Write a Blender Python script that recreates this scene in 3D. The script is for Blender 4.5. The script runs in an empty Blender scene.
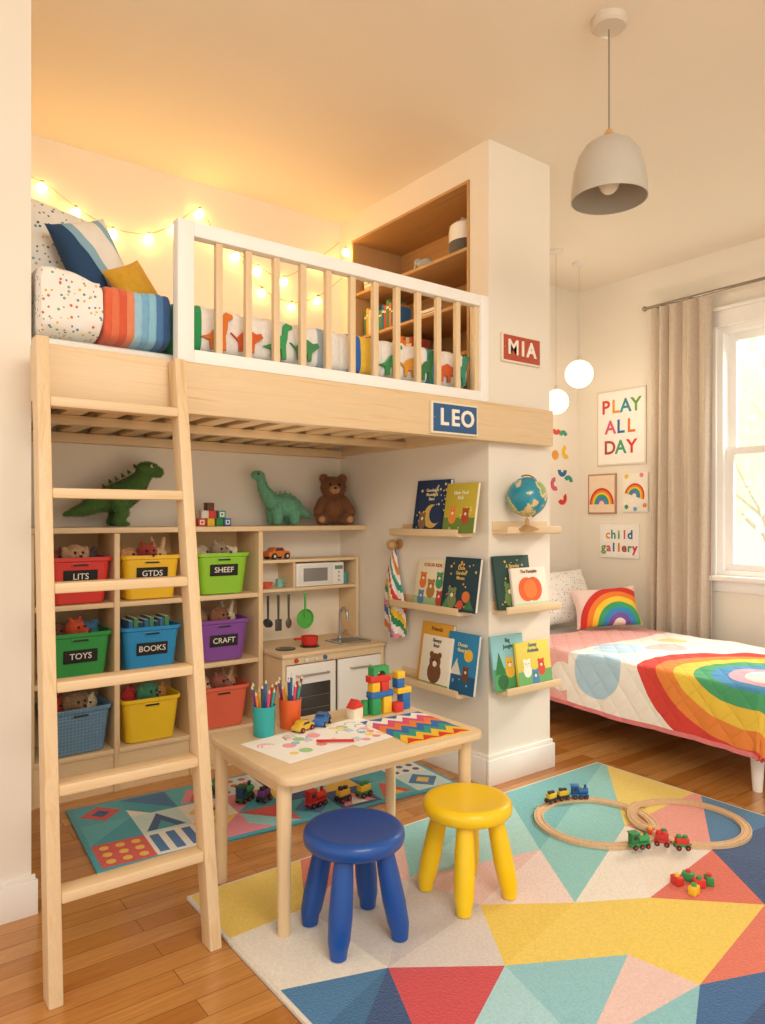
import bpy, bmesh, math, random
from mathutils import Vector, Matrix, Euler, Quaternion, noise as mnoise
random.seed(7)
R=math.radians
COL=bpy.context.scene.collection
H=1.2; F=729.0; CU=382.5; HV=517.0
cy_=math.cos(R(37.15)); sy_=math.sin(R(37.15))
def ray(u,v):
    du=u-CU
    return Vector((sy_*F+cy_*du, cy_*F-sy_*du, HV-v))
def G(u,v,z=0):
    r=ray(u,v); t=(z-H)/r.z; return Vector((r.x*t,r.y*t,z))
def onX(u,v,X):
    r=ray(u,v); t=X/r.x; return Vector((X,r.y*t,H+r.z*t))
def onY(u,v,Y):
    r=ray(u,v); t=Y/r.y; return Vector((r.x*t,Y,H+r.z*t))
# ---------------------------------------------------------------- materials
def lin(h,k=1.0):
    h=h.lstrip('#'); o=[]
    for i in (0,2,4):
        x=int(h[i:i+2],16)/255
        x=x/12.92 if x<=.04045 else ((x+.055)/1.055)**2.4
        o.append(min(1,x*k))
    return (o[0],o[1],o[2],1)
class NG:
    def __init__(s,name):
        s.m=bpy.data.materials.new(name); s.m.use_nodes=True; s.nt=s.m.node_tree
        s.b=s.nt.nodes['Principled BSDF']
    def n(s,t,**kw):
        x=s.nt.nodes.new(t)
        for k,v in kw.items(): setattr(x,k,v)
        return x
    def L(s,a,b): s.nt.links.new(a,b)
    def put(s,sock,v):
        if isinstance(v,(int,float,tuple)): sock.default_value=v
        else: s.L(v,sock)
    def math(s,op,a,b=0.0):
        x=s.n('ShaderNodeMath',operation=op); s.put(x.inputs[0],a); s.put(x.inputs[1],b); return x.outputs[0]
    def mix(s,f,a,b):
        x=s.n('ShaderNodeMix',data_type='RGBA'); s.put(x.inputs[0],f); s.put(x.inputs[6],a); s.put(x.inputs[7],b); return x.outputs[2]
    def coord(s,kind='Object',scale=(1,1,1)):
        tc=s.n('ShaderNodeTexCoord'); mp=s.n('ShaderNodeMapping'); mp.inputs['Scale'].default_value=scale
        s.L(tc.outputs[kind],mp.inputs[0]); return mp.outputs[0]
    def noise(s,co,scale,detail=3,rough=.5,dist=0):
        x=s.n('ShaderNodeTexNoise'); s.L(co,x.inputs['Vector']); x.inputs['Scale'].default_value=scale
        x.inputs['Detail'].default_value=detail; x.inputs['Roughness'].default_value=rough; x.inputs['Distortion'].default_value=dist
        return x.outputs['Fac']
    def ramp(s,f,stops,const=False):
        x=s.n('ShaderNodeValToRGB'); cr=x.color_ramp
        if const: cr.interpolation='CONSTANT'
        while len(cr.elements)<len(stops): cr.elements.new(.5)
        for e,(p,c) in zip(cr.elements,stops): e.position=p; e.color=c
        s.L(f,x.inputs[0]); return x.outputs[0]
    def bump(s,h,strength=.3,dist=.002):
        x=s.n('ShaderNodeBump'); x.inputs['Strength'].default_value=strength; x.inputs['Distance'].default_value=dist
        s.L(h,x.inputs['Height']); s.L(x.outputs[0],s.b.inputs['Normal'])
    def base(s,c,rough=.5):
        s.put(s.b.inputs['Base Color'],c); s.b.inputs['Roughness'].default_value=rough
_mc={}
KD=dict(plastic=(.35,.02,8,0),paint=(.55,.02,5,.05),fabric=(.92,.05,60,.4),plush=(.97,.22,110,.3),paper=(.85,.02,20,0),metal=(.28,.03,10,0),wall=(.8,.012,2,.05),rug=(.98,.07,120,1.0))
def pm(h,kind='plastic'):
    k=(h,kind)
    if k in _mc: return _mc[k]
    rough,var,sc,bp=KD[kind]
    g=NG(kind+'_'+h.strip('#'))
    co=g.coord()
    f=g.noise(co,sc,3)
    g.base(g.ramp(f,[(.3,lin(h,1-var)),(.7,lin(h,1+var))]),rough)
    if kind=='metal': g.b.inputs['Metallic'].default_value=.9
    if kind=='plastic': g.b.inputs['Coat Weight'].default_value=.15
    if kind in('plush','fabric','rug'): g.b.inputs['Sheen Weight'].default_value=.25
    if bp: g.bump(g.noise(co,sc*(6 if kind not in('rug','plush') else 1.5),2),bp,.0015 if kind not in('rug','plush') else .004)
    _mc[k]=g.m; return g.m
def emis(h,st):
    g=NG('glow_'+h.strip('#')+str(st)); g.base(lin(h),.4)
    g.b.inputs['Emission Color'].default_value=lin(h); g.b.inputs['Emission Strength'].default_value=st
    return g.m
def wood(name,a,b,axis=0,rough=.5,sc=1.0):
    k=('w',name,axis)
    if k in _mc: return _mc[k]
    g=NG('wood_'+name+'xyz'[axis])
    s=[30*sc]*3; s[axis]=1.3*sc
    co=g.coord('Object',tuple(s))
    f=g.noise(co,1.0,5,.6,.7)
    co2=g.coord('Object',tuple(x*4 for x in s))
    f2=g.noise(co2,1.0,2)
    c=g.ramp(f,[(.26,lin(b)),(.42,lin(a)),(.50,lin(a,.95)),(.56,lin(a,1.02)),(.74,lin(b))])
    c2=g.mix(g.math('MULTIPLY',f2,.16),c,lin(b,.8))
    g.base(c2,rough); g.bump(f2,.06,.001)
    _mc[k]=g.m; return g.m
def pine(ax=0): return wood('pine','EBCEA3','DAB480',ax,.45)
def birch(ax=0): return wood('birch','ECD0A6','E0BF91',ax,.42)
def oak(ax=0): return wood('niche','C99C66','AC7F4A',ax,.5)
def dots(name,bg,cols,scale,r,kind='fabric'):
    g=NG('dots_'+name); co=g.coord()
    v=g.n('ShaderNodeTexVoronoi'); g.L(co,v.inputs['Vector']); v.inputs['Scale'].default_value=scale
    sp=g.n('ShaderNodeSeparateColor'); g.L(v.outputs['Color'],sp.inputs[0])
    dc=g.ramp(sp.outputs[0],[(i/len(cols),lin(c)) for i,c in enumerate(cols)],True)
    f=g.math('LESS_THAN',v.outputs['Distance'],r)
    g.base(g.mix(f,lin(bg),dc),.9); g.bump(g.noise(co,200,2),.3,.001)
    return g.m
# ---------------------------------------------------------------- mesh builder
class B:
    def __init__(s): s.bm=bmesh.new(); s.mats=[]
    def mi(s,m):
        if m not in s.mats: s.mats.append(m)
        return s.mats.index(m)
    def add(s,t,mat,mx=None):
        i=s.mi(mat); mp={}
        for v in t.verts: mp[v]=s.bm.verts.new(mx@v.co if mx is not None else v.co)
        for f in t.faces:
            try: nf=s.bm.faces.new([mp[v] for v in f.verts]); nf.material_index=i; nf.smooth=True
            except ValueError: pass
        t.free()
        return s
    def box(s,c,d,mat,bev=0,rot=None,seg=2):
        t=bmesh.new(); bmesh.ops.create_cube(t,size=1)
        for v in t.verts: v.co=Vector((v.co.x*d[0],v.co.y*d[1],v.co.z*d[2]))
        if bev: bmesh.ops.bevel(t,geom=t.edges[:],offset=min(bev,min(d)*.49),segments=seg,affect='EDGES',profile=.5)
        mx=Matrix.Translation(Vector(c))
        if rot is not None: mx=mx@(rot.to_matrix().to_4x4() if not isinstance(rot,Matrix) else rot)
        return s.add(t,mat,mx)
    def bb(s,x0,x1,y0,y1,z0,z1,mat,bev=0):
        return s.box(((x0+x1)/2,(y0+y1)/2,(z0+z1)/2),(x1-x0,y1-y0,z1-z0),mat,bev)
    def cyl(s,p0,p1,r0,r1,mat,seg=20):
        p0=Vector(p0);p1=Vector(p1);dv=p1-p0
        t=bmesh.new(); bmesh.ops.create_cone(t,cap_ends=True,segments=seg,radius1=r0,radius2=r1,depth=dv.length)
        q=Vector((0,0,1)).rotation_difference(dv)
        return s.add(t,mat,Matrix.Translation((p0+p1)/2)@q.to_matrix().to_4x4())
    def sph(s,c,r,mat,seg=20,rot=None):
        if isinstance(r,(int,float)): r=(r,r,r)
        t=bmesh.new(); bmesh.ops.create_uvsphere(t,u_segments=seg,v_segments=max(6,seg*2//3),radius=1)
        mx=Matrix.Translation(Vector(c))
        if rot is not None: mx=mx@rot.to_matrix().to_4x4()
        return s.add(t,mat,mx@Matrix.Diagonal((r[0],r[1],r[2],1)))
    def lathe(s,prof,mat,c=(0,0,0),seg=32,rot=None):
        t=bmesh.new(); rings=[]
        for r,z in prof:
            if r<1e-6: rings.append([t.verts.new((0,0,z))])
            else: rings.append([t.verts.new((r*math.cos(2*math.pi*k/seg),r*math.sin(2*math.pi*k/seg),z)) for k in range(seg)])
        for a,b in zip(rings,rings[1:]):
            for k in range(seg):
                k2=(k+1)%seg
                if len(a)==1 and len(b)==1: continue
                if len(a)==1: t.faces.new([a[0],b[k],b[k2]])
                elif len(b)==1: t.faces.new([a[k],a[k2],b[0]])
                else: t.faces.new([a[k],a[k2],b[k2],b[k]])
        mx=Matrix.Translation(Vector(c))
        if rot is not None: mx=mx@rot.to_matrix().to_4x4()
        return s.add(t,mat,mx)
    def extr(s,pts,vec,mat,bev=0,mx=None):
        t=bmesh.new(); vec=Vector(vec)
        a=[t.verts.new(p) for p in pts]; b=[t.verts.new(Vector(p)+vec) for p in pts]
        t.faces.new(a); t.faces.new(b[::-1]); n=len(a)
        for i in range(n): t.faces.new([a[i],b[i],b[(i+1)%n],a[(i+1)%n]])
        bmesh.ops.recalc_face_normals(t,faces=t.faces[:])
        if bev: bmesh.ops.bevel(t,geom=t.edges[:],offset=bev,segments=2,affect='EDGES',profile=.5)
        return s.add(t,mat,mx)
    def sweep(s,pts,prof,mat,closed=False,up=(0,0,1)):
        t=bmesh.new(); pts=[Vector(p) for p in pts]; n=len(pts); rings=[]; up=Vector(up)
        for i,p in enumerate(pts):
            if closed: d=pts[(i+1)%n]-pts[i-1]
            else: d=pts[min(i+1,n-1)]-pts[max(i-1,0)]
            d.normalize(); sd=d.cross(up)
            if sd.length<1e-4: sd=d.cross(Vector((1,0,0)))
            sd.normalize(); u2=sd.cross(d)
            rings.append([t.verts.new(p+sd*a+u2*b) for a,b in prof])
        m=len(prof); rng=n if closed else n-1
        for i in range(rng):
            a=rings[i]; b=rings[(i+1)%n]
            for k in range(m): t.faces.new([a[k],a[(k+1)%m],b[(k+1)%m],b[k]])
        if not closed: t.faces.new(rings[0][::-1]); t.faces.new(rings[-1])
        return s.add(t,mat)
    def tube(s,pts,r,mat,seg=8,closed=False,up=(0,0,1)):
        return s.sweep(pts,[(r*math.cos(2*math.pi*k/seg),r*math.sin(2*math.pi*k/seg)) for k in range(seg)],mat,closed,up)
    def text(s,body,size,mat,mx,ext=.0008,off=0.0):
        cu=bpy.data.curves.new('t','FONT'); cu.body=body; cu.size=size; cu.extrude=ext; cu.align_x='CENTER'; cu.align_y='CENTER'; cu.offset=off; cu.resolution_u=3
        ob=bpy.data.objects.new('t',cu); COL.objects.link(ob)
        dg=bpy.context.evaluated_depsgraph_get(); me=bpy.data.meshes.new_from_object(ob.evaluated_get(dg))
        t=bmesh.new(); t.from_mesh(me); s.add(t,mat,mx)
        bpy.data.objects.remove(ob); bpy.data.curves.remove(cu); bpy.data.meshes.remove(me)
        return s
    def disc(s,c,r,mat,mx,seg=20,a0=0,a1=360,r2=0,th=.0008,sx=1,sz=1):
        full=abs(a1-a0)>=359.9
        A=[R(a0+(a1-a0)*k/seg) for k in range(seg+(0 if full and r2==0 else 1))]
        pts=[Vector((c[0]+r*sx*math.cos(a),c[1]+r*sz*math.sin(a),0)) for a in A]
        if r2>0: pts+= [Vector((c[0]+r2*sx*math.cos(a),c[1]+r2*sz*math.sin(a),0)) for a in A[::-1]]
        elif not full: pts.append(Vector((c[0],c[1],0)))
        return s.extr(pts,(0,0,th),mat,0,mx)
def mkobj(name,b,parent=None,loc=(0,0,0),rot=(0,0,0),sharp=38,recalc=True):
    me=bpy.data.meshes.new(name)
    if recalc: bmesh.ops.recalc_face_normals(b.bm,faces=b.bm.faces[:])
    b.bm.to_mesh(me); b.bm.free()
    for m in b.mats: me.materials.append(m)
    if len(me.polygons): me.set_sharp_from_angle(angle=R(sharp))
    ob=bpy.data.objects.new(name,me); COL.objects.link(ob)
    ob.location=loc; ob.rotation_euler=rot
    if parent is not None: ob.parent=parent
    return ob
def tag(o,label,cat,group=None):
    o['label']=label; o['category']=cat
    if group: o['group']=group
    return o
def thing(name,label,cat,loc=(0,0,0),rot=(0,0,0),group=None):
    e=bpy.data.objects.new(name,None); e.empty_display_size=.05; COL.objects.link(e)
    e.location=loc; e.rotation_euler=rot if not isinstance(rot,(int,float)) else (0,0,rot)
    return tag(e,label,cat,group)
def part(name,b,parent,label=None,loc=(0,0,0),rot=(0,0,0),sharp=38):
    o=mkobj(name,b,parent,loc,rot,sharp)
    if label: o['label']=label
    return o
def solo(name,b,label,cat,loc=(0,0,0),rot=(0,0,0),group=None,sharp=38):
    if isinstance(rot,(int,float)): rot=(0,0,rot)
    return tag(mkobj(name,b,None,loc,rot,sharp),label,cat,group)
def struct(name,b):
    o=mkobj(name,b); o['kind']='structure'; return o
def dup(o,loc=None,rot=None,parent=None,label=None):
    c=o.copy(); COL.objects.link(c)
    if parent is not None: c.parent=parent
    if loc is not None: c.location=loc
    if rot is not None: c.rotation_euler=rot if not isinstance(rot,(int,float)) else (0,0,rot)
    if label: c['label']=label
    for ch in list(o.children): dup(ch,parent=c)
    return c
def modmesh(b,mods,mat=None):
    me=bpy.data.meshes.new('m'); bmesh.ops.recalc_face_normals(b.bm,faces=b.bm.faces[:]); b.bm.to_mesh(me)
    for m in b.mats: me.materials.append(m)
    ob=bpy.data.objects.new('m',me); COL.objects.link(ob)
    for t,kw in mods:
        md=ob.modifiers.new(t,t)
        for k,v in kw.items(): setattr(md,k,v)
    dg=bpy.context.evaluated_depsgraph_get(); m2=bpy.data.meshes.new_from_object(ob.evaluated_get(dg))
    bpy.data.objects.remove(ob); b.bm.free()
    nb=B(); nb.bm.from_mesh(m2); nb.mats=list(b.mats)
    if mat: nb.mats=[mat]
    for f in nb.bm.faces:
        f.smooth=True
        if mat: f.material_index=0
    return nb
frn=random.Random(21)
def blob(caps,mat,vox=.005,it=5,fur=0.0,dens=2):
    b=B()
    for c in caps:
        if c[0]=='e': b.sph(c[1],c[2],mat,20)
        else:
            p0,r0,p1,r1=c; b.sph(p0,r0,mat,16); b.sph(p1,r1,mat,16); b.cyl(p0,p1,r0,r1,mat,16)
    nb=modmesh(b,[('REMESH',dict(mode='VOXEL',voxel_size=vox)),('SMOOTH',dict(iterations=it,factor=.6))],mat)
    if fur:
        bm=nb.bm; bm.normal_update(); zmin=min(v.co.z for v in bm.verts)
        seeds=[(f.calc_center_median(),f.normal.copy()) for f in bm.faces]
        for c,n in seeds:
            if c.z<zmin+.004: continue
            for q in range(dens):
                d=Vector((frn.uniform(-1,1),frn.uniform(-1,1),frn.uniform(-1,1)))
                t1=n.cross(d)
                if t1.length<.05: continue
                t1.normalize()
                p=c+Vector((frn.uniform(-1,1),frn.uniform(-1,1),frn.uniform(-1,1)))*vox*.5
                tip=p+(n+d*.55+Vector((0,0,-.25))).normalized()*fur*frn.uniform(.6,1.15)
                tip.z=max(tip.z,zmin+.001)
                f=bm.faces.new([bm.verts.new(p+t1*vox*.16-n*.001),bm.verts.new(p-t1*vox*.16-n*.001),bm.verts.new(tip)]); f.material_index=0
    return nb
# ================================================================ STRUCTURE
CZ=2.89; YB=3.5; XR=4.5; XP=2.345; XP2=2.76; YP=2.31; XL=.485; YL=2.40
wallm=pm('F1E8D9','wall'); ceilm=pm('F1E7D7','wall'); whitep=pm('F6F1E8','paint')
def floor_mat():
    g=NG('oak_floorboards'); co=g.coord('Object',(1,1,1))
    br=g.n('ShaderNodeTexBrick'); g.L(co,br.inputs['Vector']); br.offset=.37; br.squash=1
    br.inputs['Scale'].default_value=1; br.inputs['Brick Width'].default_value=1.15; br.inputs['Row Height'].default_value=.075
    br.inputs['Mortar Size'].default_value=.0012; br.inputs['Mortar Smooth'].default_value=.3
    br.inputs['Color1'].default_value=(0,0,0,1); br.inputs['Color2'].default_value=(1,1,1,1); br.inputs['Mortar'].default_value=(.5,.5,.5,1)
    pl=g.ramp(br.outputs['Color'],[(0,lin('B0702F')),(.5,lin('C48644')),(1,lin('D69E5C'))])
    f=g.noise(g.coord('Object',(1.3,20,20)),1,6,.68,1.2)
    gr=g.mix(g.math('MULTIPLY',g.ramp(f,[(.38,(0,0,0,1)),(.50,(.5,.5,.5,1)),(.55,(.1,.1,.1,1)),(.70,(1,1,1,1))]),.6),pl,lin('8A4F20'))
    c=g.mix(g.math('MULTIPLY',br.outputs['Fac'],.8),gr,lin('54300F'))
    g.base(c,.2); g.b.inputs['Coat Weight'].default_value=.3; g.b.inputs['Coat Roughness'].default_value=.12; g.bump(f,.05,.001); return g.m
b=B(); b.bb(-2.2,XR,-1.6,YB,-.1,0,floor_mat()); struct('floor',b)
b=B(); b.bb(-2.2,XR,-1.6,YB,CZ,CZ+.1,ceilm); struct('ceiling',b)
b=B(); b.bb(-2.2,XR+.2,YB,YB+.12,-.1,CZ+.1,wallm); struct('wall_back',b)
b=B(); b.bb(-2.2,XL,YL,YB,0,CZ,wallm); struct('wall_left',b)
NY0,NY1,NZ0,NZ1,NX=2.43,3.38,1.76,2.755,2.70
b=B()
b.bb(XP,XP2,YP,YB,0,NZ0,wallm); b.bb(XP,XP2,YP,YB,NZ1,CZ,wallm)
b.bb(XP,XP2,YP,NY0,NZ0,NZ1,wallm); b.bb(XP,XP2,NY1,YB,NZ0,NZ1,wallm); b.bb(NX,XP2,NY0,NY1,NZ0,NZ1,wallm)
struct('wall_partition',b)
WY0,WY1,WZ0,WZ1=1.25,2.41,.83,2.40
b=B()
b.bb(XR,XR+.16,-1.6,WY0,-.1,CZ+.1,wallm); b.bb(XR,XR+.16,WY1,YB,-.1,CZ+.1,wallm)
b.bb(XR,XR+.16,WY0,WY1,-.1,WZ0,wallm); b.bb(XR,XR+.16,WY0,WY1,WZ1,CZ+.1,wallm)
struct('wall_right',b)
b=B()
for (z0,z1,th) in ((0,.105,.016),(.105,.12,.010)): b.bb(-2.2,XL+th,YL-th,YL,z0,z1,whitep,.002)
struct('baseboard_left',b)
b=B()
for (z0,z1,th) in ((0,.115,.018),(.115,.135,.010)):
    b.bb(XP-th,XP2+th,YP-th,YP,z0,z1,whitep,.002); b.bb(XP2,XP2+th,YP+.001,YB,z0,z1,whitep,.002); b.bb(XP-th,XP,YP+.001,3.03,z0,z1,whitep,.002)
struct('baseboard_partition',b)
b=B(); b.bb(XP2+.02,XR-.02,YB-.016,YB,0,.12,whitep,.003); struct('baseboard_back',b)
b=B(); b.bb(XR-.016,XR,-1.6,YB-.016,0,.12,whitep,.003); struct('baseboard_right',b)
# window
def glassm():
    g=NG('window_glass'); nt=g.nt
    tr=g.n('ShaderNodeBsdfTransparent'); gl=g.n('ShaderNodeBsdfGlossy'); gl.inputs['Roughness'].default_value=.02
    fr=g.n('ShaderNodeFresnel'); mx=g.n('ShaderNodeMixShader'); g.L(g.math('MULTIPLY',fr.outputs[0],.4),mx.inputs[0]); g.L(tr.outputs[0],mx.inputs[1]); g.L(gl.outputs[0],mx.inputs[2])
    g.L(mx.outputs[0],nt.nodes['Material Output'].inputs[0]); return g.m
glass=glassm()
b=B(); wp=pm('F8F5F0','paint')
def sash(x0,x1,z0,z1):
    w=.045; ya=WY0+.03; yb_=WY1-.03
    b.bb(x0,x1,ya+w,yb_-w,z0,z0+w,wp); b.bb(x0,x1,ya+w,yb_-w,z1-w,z1,wp)
    b.bb(x0,x1,ya,ya+w,z0,z1,wp); b.bb(x0,x1,yb_-w,yb_,z0,z1,wp)
sash(XR+.05,XR+.08,WZ0+.03,1.64); sash(XR+.09,XR+.12,1.60,WZ1-.03)
for y0,y1 in ((WY0,WY0+.03),(WY1-.03,WY1)): b.bb(XR+.01,XR+.15,y0,y1,WZ0+.03,WZ1-.03,wp)
b.bb(XR+.01,XR+.15,WY0,WY1,WZ1-.03,WZ1,wp); b.bb(XR+.01,XR+.15,WY0,WY1,WZ0,WZ0+.03,wp)
b.bb(XR+.062,XR+.066,WY0+.075,WY1-.075,WZ0+.075,1.595,glass); b.bb(XR+.102,XR+.106,WY0+.075,WY1-.075,1.645,WZ1-.075,glass)
struct('window_1',b)
b=B()
b.bb(XR-.02,XR,WY1,WY1+.075,WZ0,WZ1,wp,.003); b.bb(XR-.02,XR,WY0-.075,WY0,WZ0,WZ1,wp,.003)
b.bb(XR-.026,XR,WY0-.085,WY1+.085,WZ1,WZ1+.10,wp,.003); b.bb(XR-.045,XR,WY0-.095,WY1+.095,WZ1+.10,WZ1+.12,wp,.003)
b.bb(XR-.06,XR+.05,WY0-.1,WY1+.1,WZ0-.03,WZ0,wp,.004); b.bb(XR-.018,XR,WY0-.07,WY1+.07,WZ0-.10,WZ0-.03,wp,.003)
struct('trim_1',b)
# ================================================================ LOFT BED
lb=thing('loft_bed','pine loft bed with white guard rail in the wall alcove','bed',(XL,2.25,0))
def P(b,name,label=None,parent=lb):
    wl=Vector((0,0,0)); p=parent
    while p is not None: wl+=p.location; p=p.parent
    for v in b.bm.verts: v.co-=wl
    return part(name,b,parent,label)
b=B(); b.bb(.462,2.715,2.25,2.302,1.533,1.70,pine(0),.004); P(b,'front_board','wide pine front beam')
b=B(); b.bb(XL+.002,XP-.002,3.44,3.495,1.535,1.578,pine(0),.003); b.bb(XL+.002,XL+.03,2.305,3.44,1.53,1.70,pine(1),.003); b.bb(XP-.03,XP-.002,2.305,3.44,1.545,1.70,pine(1),.003); P(b,'side_rail')
b=B()
x=XL+.06
while x<XP-.09:
    b.bb(x,x+.072,2.304,3.49,1.580,1.602,pine(1),.003); x+=.132
b.bb(XL+.03,XP-.03,2.86,2.90,1.545,1.579,pine(0),.003)
P(b,'slatted_base')
b=B(); b.bb(XL+.03,XP-.03,2.31,3.49,1.650,1.66,pm('A88660','paper')); b.bb(XL+.01,XP-.02,2.335,3.46,1.66,1.742,pm('F1ECE2','fabric'),.03); P(b,'mattress')
gw=pm('F9F6F0','paint')
GL,GR=.887,2.290
b=B()
b.bb(GL+.055,GR-.048,2.255,2.298,2.112,2.160,gw,.003); b.bb(GL+.055,GR-.048,2.255,2.298,1.701,1.744,gw,.003)
b.bb(GL,GL+.055,2.254,2.299,1.701,2.161,gw,.003); b.bb(GR-.048,GR,2.254,2.299,1.701,2.161,gw,.003)
gr=P(b,'guard_rail','white painted guard rail')
for k in range(12):
    x=1.035+.1085*k
    b=B(); b.bb(-.012,.012,-.011,.011,1.745,2.111,birch(2),.002)
    o=mkobj('baluster',b,gr,(x-XL,2.276-2.25,0)); o['label']='pine baluster'
# ---- bedding on loft
def roll(xs,matf,y0=2.325,y1=3.42,z0=1.75,top=1.935,ribs=None,amp=.01,lump=.010,sq=.36):
    bb_=B(); t=bmesh.new(); rings=[]
    for i,x in enumerate(xs):
        u=(x-xs[0])/(xs[-1]-xs[0])
        e=min(1,min(u,1-u)/.04+.45)**.3
        rb=0
        if ribs: rb=amp*(abs(math.sin(math.pi*(x-xs[0])/ribs))**.5-1)
        prof=[]
        yc=(y0+y1)/2; hy=(y1-y0)/2; zc=(z0+top)/2; hz=(top-z0)/2
        for k in range(56):
            a=2*math.pi*k/56
            ca,sa=math.cos(a),math.sin(a)
            yy=math.copysign(abs(ca)**.14,ca); zz=math.copysign(abs(sa)**sq,sa)
            w=lump*(mnoise.noise(Vector((x*14,yy*hy*9,zz*1.5)))-.35)
            prof.append((yc+yy*(hy+rb+w*.6), zc+zz*(hz*e+(rb+w if sa>0 else 0))))
        rings.append([t.verts.new((x,y,max(z,z0-.002))) for y,z in prof])
    for i in range(len(rings)-1):
        for k in range(56):
            f=t.faces.new([rings[i][k],rings[i][(k+1)%56],rings[i+1][(k+1)%56],rings[i+1][k]])
            f.material_index=bb_.mi(matf((xs[i]+xs[i+1])/2)); f.smooth=True
    f=t.faces.new(rings[0][::-1]); f.material_index=0
    f=t.faces.new(rings[-1]); f.material_index=bb_.mi(matf(xs[-1]-.001))
    bb_.bm=t
    return bb_
def xs(a,b_,n): return [a+(b_-a)*i/n for i in range(n+1)]
dotm=dots('confetti','F3EEE5',['C9705A','5C8FA8','E0B75A','6FA886','F3EEE5'],62,.28)
dotm2=dots('confetti2','F4F1EA',['3C6F8A','6FA1A8','E2B14A','2F5D7A'],52,.25)
b=roll(xs(XL+.012,.672,30),lambda x:dotm,top=1.962,y0=2.316,lump=.024)
for v in b.bm.verts: v.co-=Vector((.58,2.4,1.84))
solo('duvet',b,'white confetti-dotted duvet folded on the loft mattress','bedding',(.58,2.4,1.84))
sc=['DE6540','E2754F','D65C3C','E2875E','9CC6DA','7CB0D0','8FC2D6','4C7AAA','345582']
b=roll(xs(.678,.890,72),lambda x:pm(sc[min(8,int((x-.678)/.0236))],'fabric'),top=1.938,y0=2.320,ribs=.0236,amp=.0035,sq=.28)
for v in b.bm.verts: v.co-=Vector((.78,2.4,1.84))
solo('striped_quilt',b,'ribbed quilt striped orange, light blue and navy','bedding',(.78,2.4,1.84))
segs=[(0,.10,'2E9A5B'),(.10,.48,'F3EFE8'),(.48,.56,'F3EFE8'),(.56,.62,'A8BCCB'),(.62,.70,'F1EDE6'),(.70,.765,'2F69B5'),(.765,.85,'F0C33A'),(.85,1.10,'F3EFE8'),(1.10,1.16,'3F9FB0'),(1.16,1.5,'F3EFE8')]
def dm(x):
    d=x-.90
    for a,c,h in segs:
        if a<=d<c: return pm(h,'fabric')
    return pm('F3EFE8','fabric')
b=roll(xs(.90,2.24,134),dm,top=1.93,y0=2.33,ribs=.067,amp=.010,lump=.006)
def dino2d(kind):
    if kind==0: return [(-.05,-.01),(-.02,.0),(0,.022),(.02,.03),(.022,.055),(.03,.065),(.052,.06),(.054,.05),(.038,.045),(.036,.02),(.03,0),(.032,-.04),(.018,-.04),(.015,-.012),(-.002,-.012),(-.004,-.04),(-.018,-.04),(-.02,-.016)]
    return [(-.055,.012),(-.035,.0),(-.015,.018),(.008,.028),(.03,.018),(.048,.022),(.056,.01),(.04,0),(.026,-.01),(.024,-.035),(.012,-.035),(.01,-.014),(-.012,-.014),(-.014,-.035),(-.026,-.035),(-.028,-.01)]
for k,(x,kd,h) in enumerate([(1.05,0,'E07B2E'),(1.165,1,'D9622B'),(1.285,0,'3FA05C'),(1.40,1,'4C8F5A'),(1.80,0,'3F9A57'),(1.905,1,'E8A23A'),(1.985,0,'3C7F4C'),(2.10,1,'D9622B'),(2.18,0,'3C9A7A')]):
    pts=[Vector((x+p[0]*1.12,2.3205,1.822+p[1]*1.25)) for p in dino2d(kd)]
    b.extr(pts,(0,.012,0),pm(h,'fabric'))
for v in b.bm.verts: v.co-=Vector((1.5,2.4,1.84))
solo('dinosaur_quilt',b,'puffy white quilt printed with colourful dinosaurs','bedding',(1.5,2.4,1.84))
def pillow(w,h,t,mat,n=26,seed=0):
    b=B(); tm=bmesh.new(); g={}
    for s_ in (1,-1):
        for i in range(n+1):
            for j in range(n+1):
                u=i/n*2-1; v=j/n*2-1
                edge=(i in(0,n) or j in (0,n))
                if edge and s_==-1: g[(s_,i,j)]=g[(1,i,j)]; continue
                k=(max(0,1-abs(u)**2.6)*max(0,1-abs(v)**2.6))**.5
                k*=1+.22*mnoise.noise(Vector((u*2.2+seed,v*2.2,s_*3)))
                pin=1-.09*(1-abs(v)**2)*abs(u)**3; pin2=1-.09*(1-abs(u)**2)*abs(v)**3
                g[(s_,i,j)]=tm.verts.new((u*w/2*pin,s_*-t/2*k,v*h/2*pin2))
        for i in range(n):
            for j in range(n):
                f=[g[(s_,i,j)],g[(s_,i+1,j)],g[(s_,i+1,j+1)],g[(s_,i,j+1)]]
                if s_==-1: f=f[::-1]
                try: tm.faces.new(f)
                except ValueError: pass
    b.add(tm,mat)
    return b
solo('cushion',pillow(.33,.39,.15,dotm2),'white cushion with teal and yellow dots on the loft bed','cushion',(.668,2.87,2.165),(R(-10),R(5),R(12)))
def triblue():
    g=NG('navy_triangle_fabric'); tc=g.n('ShaderNodeTexCoord'); sp=g.n('ShaderNodeSeparateXYZ'); g.L(tc.outputs['Object'],sp.inputs[0])
    s=g.math('ADD',sp.outputs[0],g.math('MULTIPLY',sp.outputs[2],.25))
    c=g.ramp(g.math('ADD',g.math('MULTIPLY',s,2.4),.5),[(0,lin('2A4C73')),(.40,lin('2A4C73')),(.42,lin('8FB7CC')),(.50,lin('F1ECE2')),(.68,lin('8FB7CC')),(.75,lin('F1ECE2'))],True)
    g.base(c,.9); g.bump(g.noise(g.coord(),200,2),.3,.001); return g.m
solo('cushion',pillow(.22,.30,.12,triblue(),seed=4),'navy, light blue and white triangle-patterned cushion','cushion',(.745,2.70,2.115),(R(-12),R(-20),R(6)))
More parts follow.
